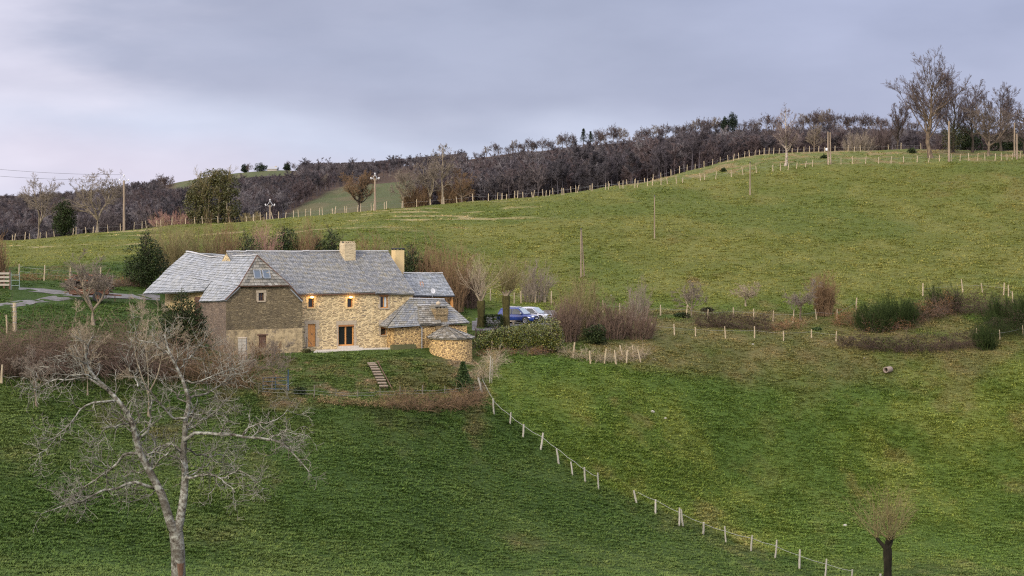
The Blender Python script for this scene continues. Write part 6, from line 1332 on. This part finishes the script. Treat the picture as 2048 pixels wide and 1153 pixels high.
def blue_gate():
    a, b = np.array(G(526, 786)), np.array(G(575, 783)); t = thing('metal_gate', 'dark blue tubular metal gate below the barn', 'gate', tuple(a)); d = b - a; m = MB(); MT = plain('blue_grey_paint', (.07, .11, .15), .45, .2)
    for z in (.25, .55, .85, 1.15): m.tube([(0, 0, z), d + (0, 0, z)], .025, 6)
    for f in (0, .5, 1): m.tube([d * f + (0, 0, .1), d * f + (0, 0, 1.25)], .028, 6)
    m.build('frame', MT, t); m = MB(); m.tube([d * 1.03 + (0, 0, -.3), d * 1.03 + (0, 0, 1.75)], .07, 8); m.build('gate_post', MT, t)
blue_gate()
def pillar():
    b = np.array(G(485, 729)); h = hgt(b, 677); t = thing('stone_pillar', 'pale pillar of stacked stone blocks in front of the barn corner', 'pillar', tuple(b)); n = 9; m = MB()
    for i in range(n):
        z = -.3 + (h + .3) * i / n; w = .34 + rs.uniform(-.02, .02); m.box((-w, -w, z), (-.01, w, z + (h + .3) / n - .02)); m.box((.01, -w, z + .004), (w, w, z + (h + .3) / n - .016))
    m.build('blocks', plain('pale_stone_block', (.34, .315, .275), .85, 0, .25, 4), t); m = MB(); m.box((-.38, -.38, h + .002), (.38, .38, h + .08)); m.build('cap', GRAN, t)
pillar()
def trough():
    a, b = L(784, 709, -2.0), L(830, 706, -2.0); t = Bld('stone_trough', 'long mossy stone trough against the bakehouse wall', 'trough', (a[0], -2.0, ZT)); m = MB(); u0, u1 = a[0], b[0]; z1 = ZT + .38; M3 = plain('mossy_stone', (.10, .10, .045), .9, 0, .4, 4)
    m.box((u0, -2.25, ZT - .3), (u1, -2.15, z1)); m.box((u0, -1.72, ZT - .3), (u1, -1.62, z1)); m.box((u0, -2.149, ZT - .3), (u0 + .1, -1.721, z1 - .002)); m.box((u1 - .1, -2.149, ZT - .3), (u1, -1.721, z1 - .002)); t.part('basin', m, M3); m = MB(); m.box((u0 + .1, -2.149, ZT), (u1 - .1, -1.721, z1 - .12)); t.part('water', m, GLASS)
trough()
def pipe():
    b = np.array(G(1776, 746)); t = thing('concrete_pipe', 'short grey pipe section lying in the rough grass below the bramble bank', 'pipe', tuple(b + (0, 0, .05)), R(-35)); m = MB(); m.lathe([(.30, -.55), (.30, .55), (.22, .55), (.22, -.55), (.30, -.55)], 18); m.v = [v @ np.array(Matrix.Rotation(R(90), 3, 'X')).T + (0, 0, .26) for v in m.v]; m.build('pipe', plain('grey_brown_concrete', (.24, .19, .16), .9, 0, .2, 5), t, True)
pipe()
def rock(label, px, py, w, seed, c=(.46, .43, .38), group=None):
    g = np.random.default_rng(seed); b = np.array(G(px, py)); bm = bmesh.new(); bmesh.ops.create_icosphere(bm, subdivisions=2, radius=1.0); r = w * b[1] / F / 2
    for v in bm.verts: n = 1 + .35 * (vnoise(np.array([v.co.x * 1.4 + seed]), np.array([v.co.z * 1.4 + v.co.y]), seed)[0] - .5); v.co = Vector((v.co.x * r * n, v.co.y * r * n * .8, v.co.z * r * n * .6 + r * .2))
    me = bpy.data.meshes.new('rock'); bm.to_mesh(me); bm.free(); me.materials.append(bpy.data.materials.get('pale_field_stone') or plain('pale_field_stone', (.36, .34, .30), .9, 0, .25, 3)); o = link('rock', me, None, tuple(b)); tag(o, label, 'rock', group)
rock('pale flat stone in the grass left of the lower right pollard', 1690, 1054, 9, 3); rock('pale upright stone standing in the right-hand field', 1305, 826, 9, 4); rock('pale stone beside the grey pipe', 1781, 739, 4, 5); rock('small pale stone in the rough grass below the track posts', 1728, 718, 4, 6); rock('pale stone lying in the rough grass near the track posts', 1506, 690, 5, 7); rock('white stone in the field right of the upright stone', 1331, 839, 6, 8)
rock('pale stone in the upper field above the thin dark grey shrub', 1222, 592, 4, 9); rock('white stone on the slope below the trailer yard', 640, 772, 4, 10)

# ------------------------------------------------------------------ parked cars
CHROME = plain('bright_alloy', (.55, .56, .58), .25, .8); LAMPG = NT('headlight_lens', .08, .7).base((.75, .78, .82)).m; PLASTIC = plain('black_plastic', (.025, .025, .028), .6, 0, .1)
CGLASS = NT('car_glass', .05, .7).base((.035, .045, .05)).m; WSCR = NT('windscreen_glass', .05, .9).base((.30, .36, .37)).m
def car(label, loc, rz, paint, L_=4.3, H_=1.68, suv=True, rails=True, wind=WSCR):
    t = thing('parked_car', label, 'car', loc, rz, 'cars parked in the gravel court'); hl = L_ / 2; cl = .26 if suv else .2
    pt = NT(paint[0], .28, .55).base(paint[1]); pt.b.inputs['Coat Weight'].default_value = .6; pt = pt.m
    belt = .98 if suv else .92; X = np.array([-hl, -hl + .06, -hl + .35, -1.2, -.3, .55, 1.0, 1.45, hl - .28, hl - .06, hl])
    top = np.array([.80, .95, belt + .02, belt, belt - .01, belt, belt - .0, belt - .06, belt - .14, .72, .60]); hw = np.array([.70, .80, .875, .90, .90, .90, .895, .88, .83, .72, .62]); bot = np.array([.42, .36, cl + .02, cl, cl, cl, cl, cl, cl + .02, .30, .36])
    def section(x, b, tp, w): zz = [b, b + .10, (b + tp) / 2, tp - .12, tp - .02, tp]; ww = [w * .86, w * .97, w, w * .97, w * .88, w * .60]; return [(x, -a, z) for a, z in zip(ww, zz)] + [(x, a, z) for a, z in zip(ww[::-1], zz[::-1])]
    V = np.array([section(*q) for q in zip(X, bot, top, hw)]); n, k = V.shape[:2]; i = np.arange(n * k).reshape(n, k); nx = np.roll(i, -1, 1); f = np.stack([i[:-1], nx[:-1], nx[1:], i[1:]], -1).reshape(-1, 4)
    m = MB(); m.add(V.reshape(-1, 3), f); m.s = None
    m.f.setdefault(k, []).extend([np.array([list(i[0])]), np.array([list(i[-1][::-1])])]); m.build('body', pt, t, True)
    # greenhouse
    gx = np.array([-hl + .12, -hl + .48, -.7, .05, .32, 1.12]); gz_ = np.array([belt + .05, H_ - .10, H_, H_ - .02, H_ - .07, belt + .02]); bw = np.array([.76, .80, .83, .83, .83, .80]); tw = np.array([.74, .64, .66, .66, .65, .78]); V = []
    for x, z, b_, w_ in zip(gx, gz_, bw, tw): V += [(x, -b_, belt - .05), (x, -w_, z - .05), (x, -w_ * .85, z), (x, w_ * .85, z), (x, w_, z - .05), (x, b_, belt - .05)]
    n, k = 6, 6; i = np.arange(36).reshape(6, 6); f = np.stack([i[:-1, :-1], i[:-1, 1:], i[1:, 1:], i[1:, :-1]], -1).reshape(-1, 4)[:, ::-1]; m = MB(); m.add(V, f); m.build('roof', pt, t, True)
    m = MB(); w = .66; m.prism([(1.07, -.73, belt + .035), (1.07, .73, belt + .035), (.39, .60, H_ - .095), (.39, -.60, H_ - .095)], (.03, 0, .02)); m.build('windscreen', wind, t)
    m = MB(); m.prism([(-hl + .15, -.70, belt + .12), (-hl + .45, -.58, H_ - .14), (-hl + .45, .58, H_ - .14), (-hl + .15, .70, belt + .12)], (-.04, 0, .015)); m.build('rear_window', CGLASS, t)
    for s in (-1, 1):
        for x0, x1, x2, x3 in ((.98, .30, -.28, -.28), (-.36, -.36, -1.25, -1.30)):
            q = [(x0 if x0 > 0 else x0, s * .838, belt + .03), (x1, s * .70, H_ - .16), (x2, s * .70, H_ - .15), (x3, s * .838, belt + .03)]; m = MB(); m.prism(q if s > 0 else q[::-1], (0, s * .022, .003)); m.build('side_window', CGLASS, t)
        m = MB(); m.box((-.34, s * .842 - .01, belt + .0), (-.30, s * .842 + .01, belt + .03)); 
        for x in (-1.32, 1.32):
            C3 = np.array([[1, 0, 0], [0, 0, 1], [0, -1, 0]]).T
            m = MB(); a = np.linspace(0, np.pi, 15); 
            arch = [(x + .43 * math.cos(q), s * .86, .36 + .43 * math.sin(q)) for q in a]; m.prism(arch if s < 0 else arch[::-1], (0, s * .045, 0)); m.build('wheel_arch', PLASTIC, t)
            m = MB(); m.lathe([(.22, -.10), (.33, -.11), (.36, -.07), (.365, 0), (.36, .07), (.33, .11), (.22, .10)], 24); m.v = [v @ C3 + (x, s * .83, .355) for v in m.v]; wh = m.build('wheel', TYRE, t, True)
            m = MB(); y = s * .945
            for j in range(5): q = j * 2 * math.pi / 5 + .3; m.bar((x, y, .355), (x + .22 * math.cos(q), y, .355 + .22 * math.sin(q)), .03, .075)
            m.tube([(x + .225 * math.cos(q), y, .355 + .225 * math.sin(q)) for q in np.linspace(0, 2 * np.pi, 19)], .022, 5, False); m.build('rim', CHROME, wh)
        m = MB(); m.lathe([(0, -.08), (.07, -.06), (.09, 0), (.07, .06), (0, .08)], 8, (.80, s * 1.0, belt + .13)); m.box((.78, min(s * .84, s * .95), belt + .08), (.84, max(s * .84, s * .95), belt + .12)); m.build('mirror', pt if not rails else WHITE, t, True)
        m = MB(); q = [(hl - .10, s * .42, .86), (hl - .06, s * .42, .70), (hl - .12, s * .74, .70), (hl - .26, s * .79, .84)]; m.prism(q if s < 0 else q[::-1], (.05, s * .02, .015)); m.build('headlight', LAMPG, t)
        m = MB(); m.box((-hl - .005, min(s * .62, s * .76), .72), (-hl + .08, max(s * .62, s * .76), .98)); m.build('tail_light', plain('red_lens', (.35, .02, .02), .2), t)
        if rails: m = MB(); m.tube([(-1.5, s * .60, H_ - .03), (-1.4, s * .60, H_ + .05), (0, s * .60, H_ + .05), (.12, s * .60, H_ - .03)], .025, 6); m.build('roof_rail', CHROME, t)
        m = MB(); m.box((-.85, min(s * .885, s * .92), cl + .0), (.85, max(s * .885, s * .92), cl + .12)); m.build('sill', PLASTIC, t)
    m = MB(); m.box((hl - .07, -.40, .66), (hl + .015, .40, .80)); m.build('grille', PLASTIC, t); m = MB(); m.box((hl - .06, -.64, .30), (hl + .03, .64, .50)); m.build('front_bumper', PLASTIC, t); m = MB(); m.box((hl + .016, -.26, .52), (hl + .032, .26, .63)); m.build('number_plate', WHITE, t)
    m = MB(); m.box((-hl - .03, -.68, .34), (-hl + .06, .68, .52)); m.build('rear_bumper', PLASTIC, t)
cb = np.array(at(1036, 212.0)); car('blue compact off-roader parked behind the mossy pollard', tuple(cb + (0, 0, .05)), R(-27), ('deep_blue_paint', (.011, .036, .21)), 4.35, 1.70)
cs = np.array(at(1063, 214.6)); car('silver hatchback parked beyond the blue car', tuple(cs + (.1, 0, .12)), R(-27), ('pale_silver_paint', (.50, .51, .56)), 4.1, 1.60, False, False)
b = np.array(G(1019, 650)); t = thing('stone_bench', 'small pale stone bench at the foot of the pollard before the blue car', 'bench', tuple(b)); m = MB(); m.box((-.6, -.2, .32), (.6, .2, .42)); m.build('seat', GRAN, t)
for x in (-.42, .42): m = MB(); m.box((x - .1, -.16, -.1), (x + .1, .16, .318)); m.build('leg', GRAN, t)
# ------------------------------------------------------------------ tussocks of grass
def grass_blades(seed, n, h, w, lean=.5):
    g = np.random.default_rng(seed); a = g.uniform(0, 2 * np.pi, n); r = np.sqrt(g.random(n)) * w; o = np.stack([r * np.cos(a), r * np.sin(a), np.full(n, -.02)], -1)
    az = a + g.normal(size=n) * .7; el = lean * g.uniform(.3, 1.4, n); hh = h * g.uniform(.5, 1.15, n); d = np.stack([np.cos(az) * np.sin(el), np.sin(az) * np.sin(el), np.cos(el)], -1); s = np.stack([-np.sin(az), np.cos(az), np.zeros(n)], -1) * (.016 * g.uniform(.7, 1.5, n))[:, None]
    mid = o + d * hh[:, None] * .55; tip = mid + norm(d + np.stack([np.cos(az) * .5, np.sin(az) * .5, -.35 + np.zeros(n)], -1)) * hh[:, None] * .5
    v = np.stack([o - s, o + s, mid + s * .9, mid - s * .9, tip], 1).reshape(-1, 3); i = np.arange(n) * 5
    return mesh_np('grass_tuft', v, [np.stack([i, i + 1, i + 2, i + 3], -1), np.stack([i + 3, i + 2, i + 4], -1)], GRASS)
def grass_mat():
    t = NT('grass_blades', .8, .15); a = t.n('ShaderNodeAttribute', attribute_type='INSTANCER', attribute_name='tint'); r = t.island()
    t.base(t.mix(1.0, a.outputs['Color'], t.ramp(r, [(0, (.84, .87, .8)), (.7, (1.12, 1.1, 1.0)), (1, (1.42, 1.28, 1.15))]), 'MULTIPLY')); return t.m
GRASS = grass_mat()
def ground_hits(px, py):
    """vectorised: distance of the first ground seen at photo pixels"""
    cols = np.arange(-264, 2370, 8.0); ds = np.concatenate([np.arange(90, 400, .4)]); X = (cols[:, None] - 1024) / F * ds[None]; r = HY - height(X.ravel(), np.tile(ds, len(cols))).reshape(X.shape) * F / ds[None]
    rm = np.minimum.accumulate(r, 1); ci = np.clip(np.round((px - cols[0]) / 8).astype(int), 0, len(cols) - 1); out = np.full(len(px), np.nan)
    for c in np.unique(ci):
        s = ci == c; q = np.searchsorted(-rm[c], -py[s]); ok = q < len(ds); d = np.where(ok, ds[np.minimum(q, len(ds) - 1)], np.nan); out[s] = d
    return out
def grass():
    g = np.random.default_rng(77); n = 228000; px = g.uniform(-250, 2350, n); py = g.uniform(296, 1170, n); d = ground_hits(px, py); ok = np.isfinite(d) & (d < 396) & (d > 92); px, py, d = px[ok], py[ok], d[ok] + g.uniform(-.2, .2, ok.sum())
    x = (px - 1024) / F * d; u, v = uv_of(x, d); z = height(x, d)
    ok = ~((u > -9.6) & (u < 17.2) & (v > -2.9) & (v < 18)) & ~((u > 10.5) & (u < 16.8) & (v > -6.4) & (v < 0))
    rd = ((px > 20) & (px < 325) & (py > 574) & (py < 605) & (py > 571 + (px - 30) * .055)) | ((px < 150) & (py > 592 - 0) & (py < 628) & (np.abs(py - np.interp(px, [-40, 0, 60, 130], [619, 614, 607, 598])) < 8)) | ((px > 940) & (px < 1120) & (py > 622) & (py < 664))
    ok &= ~rd; ok &= g.random(len(x)) < (.35 + 1.1 * fbm(x, d, 1.6, 3, 99)); x, d, z = x[ok], d[ok], z[ok]; n = len(x)
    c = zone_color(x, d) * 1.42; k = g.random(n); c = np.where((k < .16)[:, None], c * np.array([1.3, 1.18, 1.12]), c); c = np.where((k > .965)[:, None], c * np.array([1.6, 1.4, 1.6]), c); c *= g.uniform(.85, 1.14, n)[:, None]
    s = g.uniform(.5, 1.05, n) * np.interp(d, [100, 200, 330], [.9, 1.0, 1.15]); s *= (.6 + .8 * fbm(x, d, 4, 3, 55)); rot = np.zeros((n, 3)); rot[:, 2] = g.uniform(0, 6.28, n)
    o = gn_scatter('grass', np.stack([x, d, z], -1), g.integers(0, 4, n), np.stack([s * g.uniform(.9, 1.5, n), s * g.uniform(.9, 1.5, n), s * .85], -1), rot, [grass_blades(1, 26, .22, .20, .6), grass_blades(2, 20, .28, .16, .5), grass_blades(3, 30, .18, .24, .75), grass_blades(4, 18, .32, .14, .55)], c)
    tag(o, 'short tussocky grass covering the pastures', 'grass', None, 'stuff')
grass()
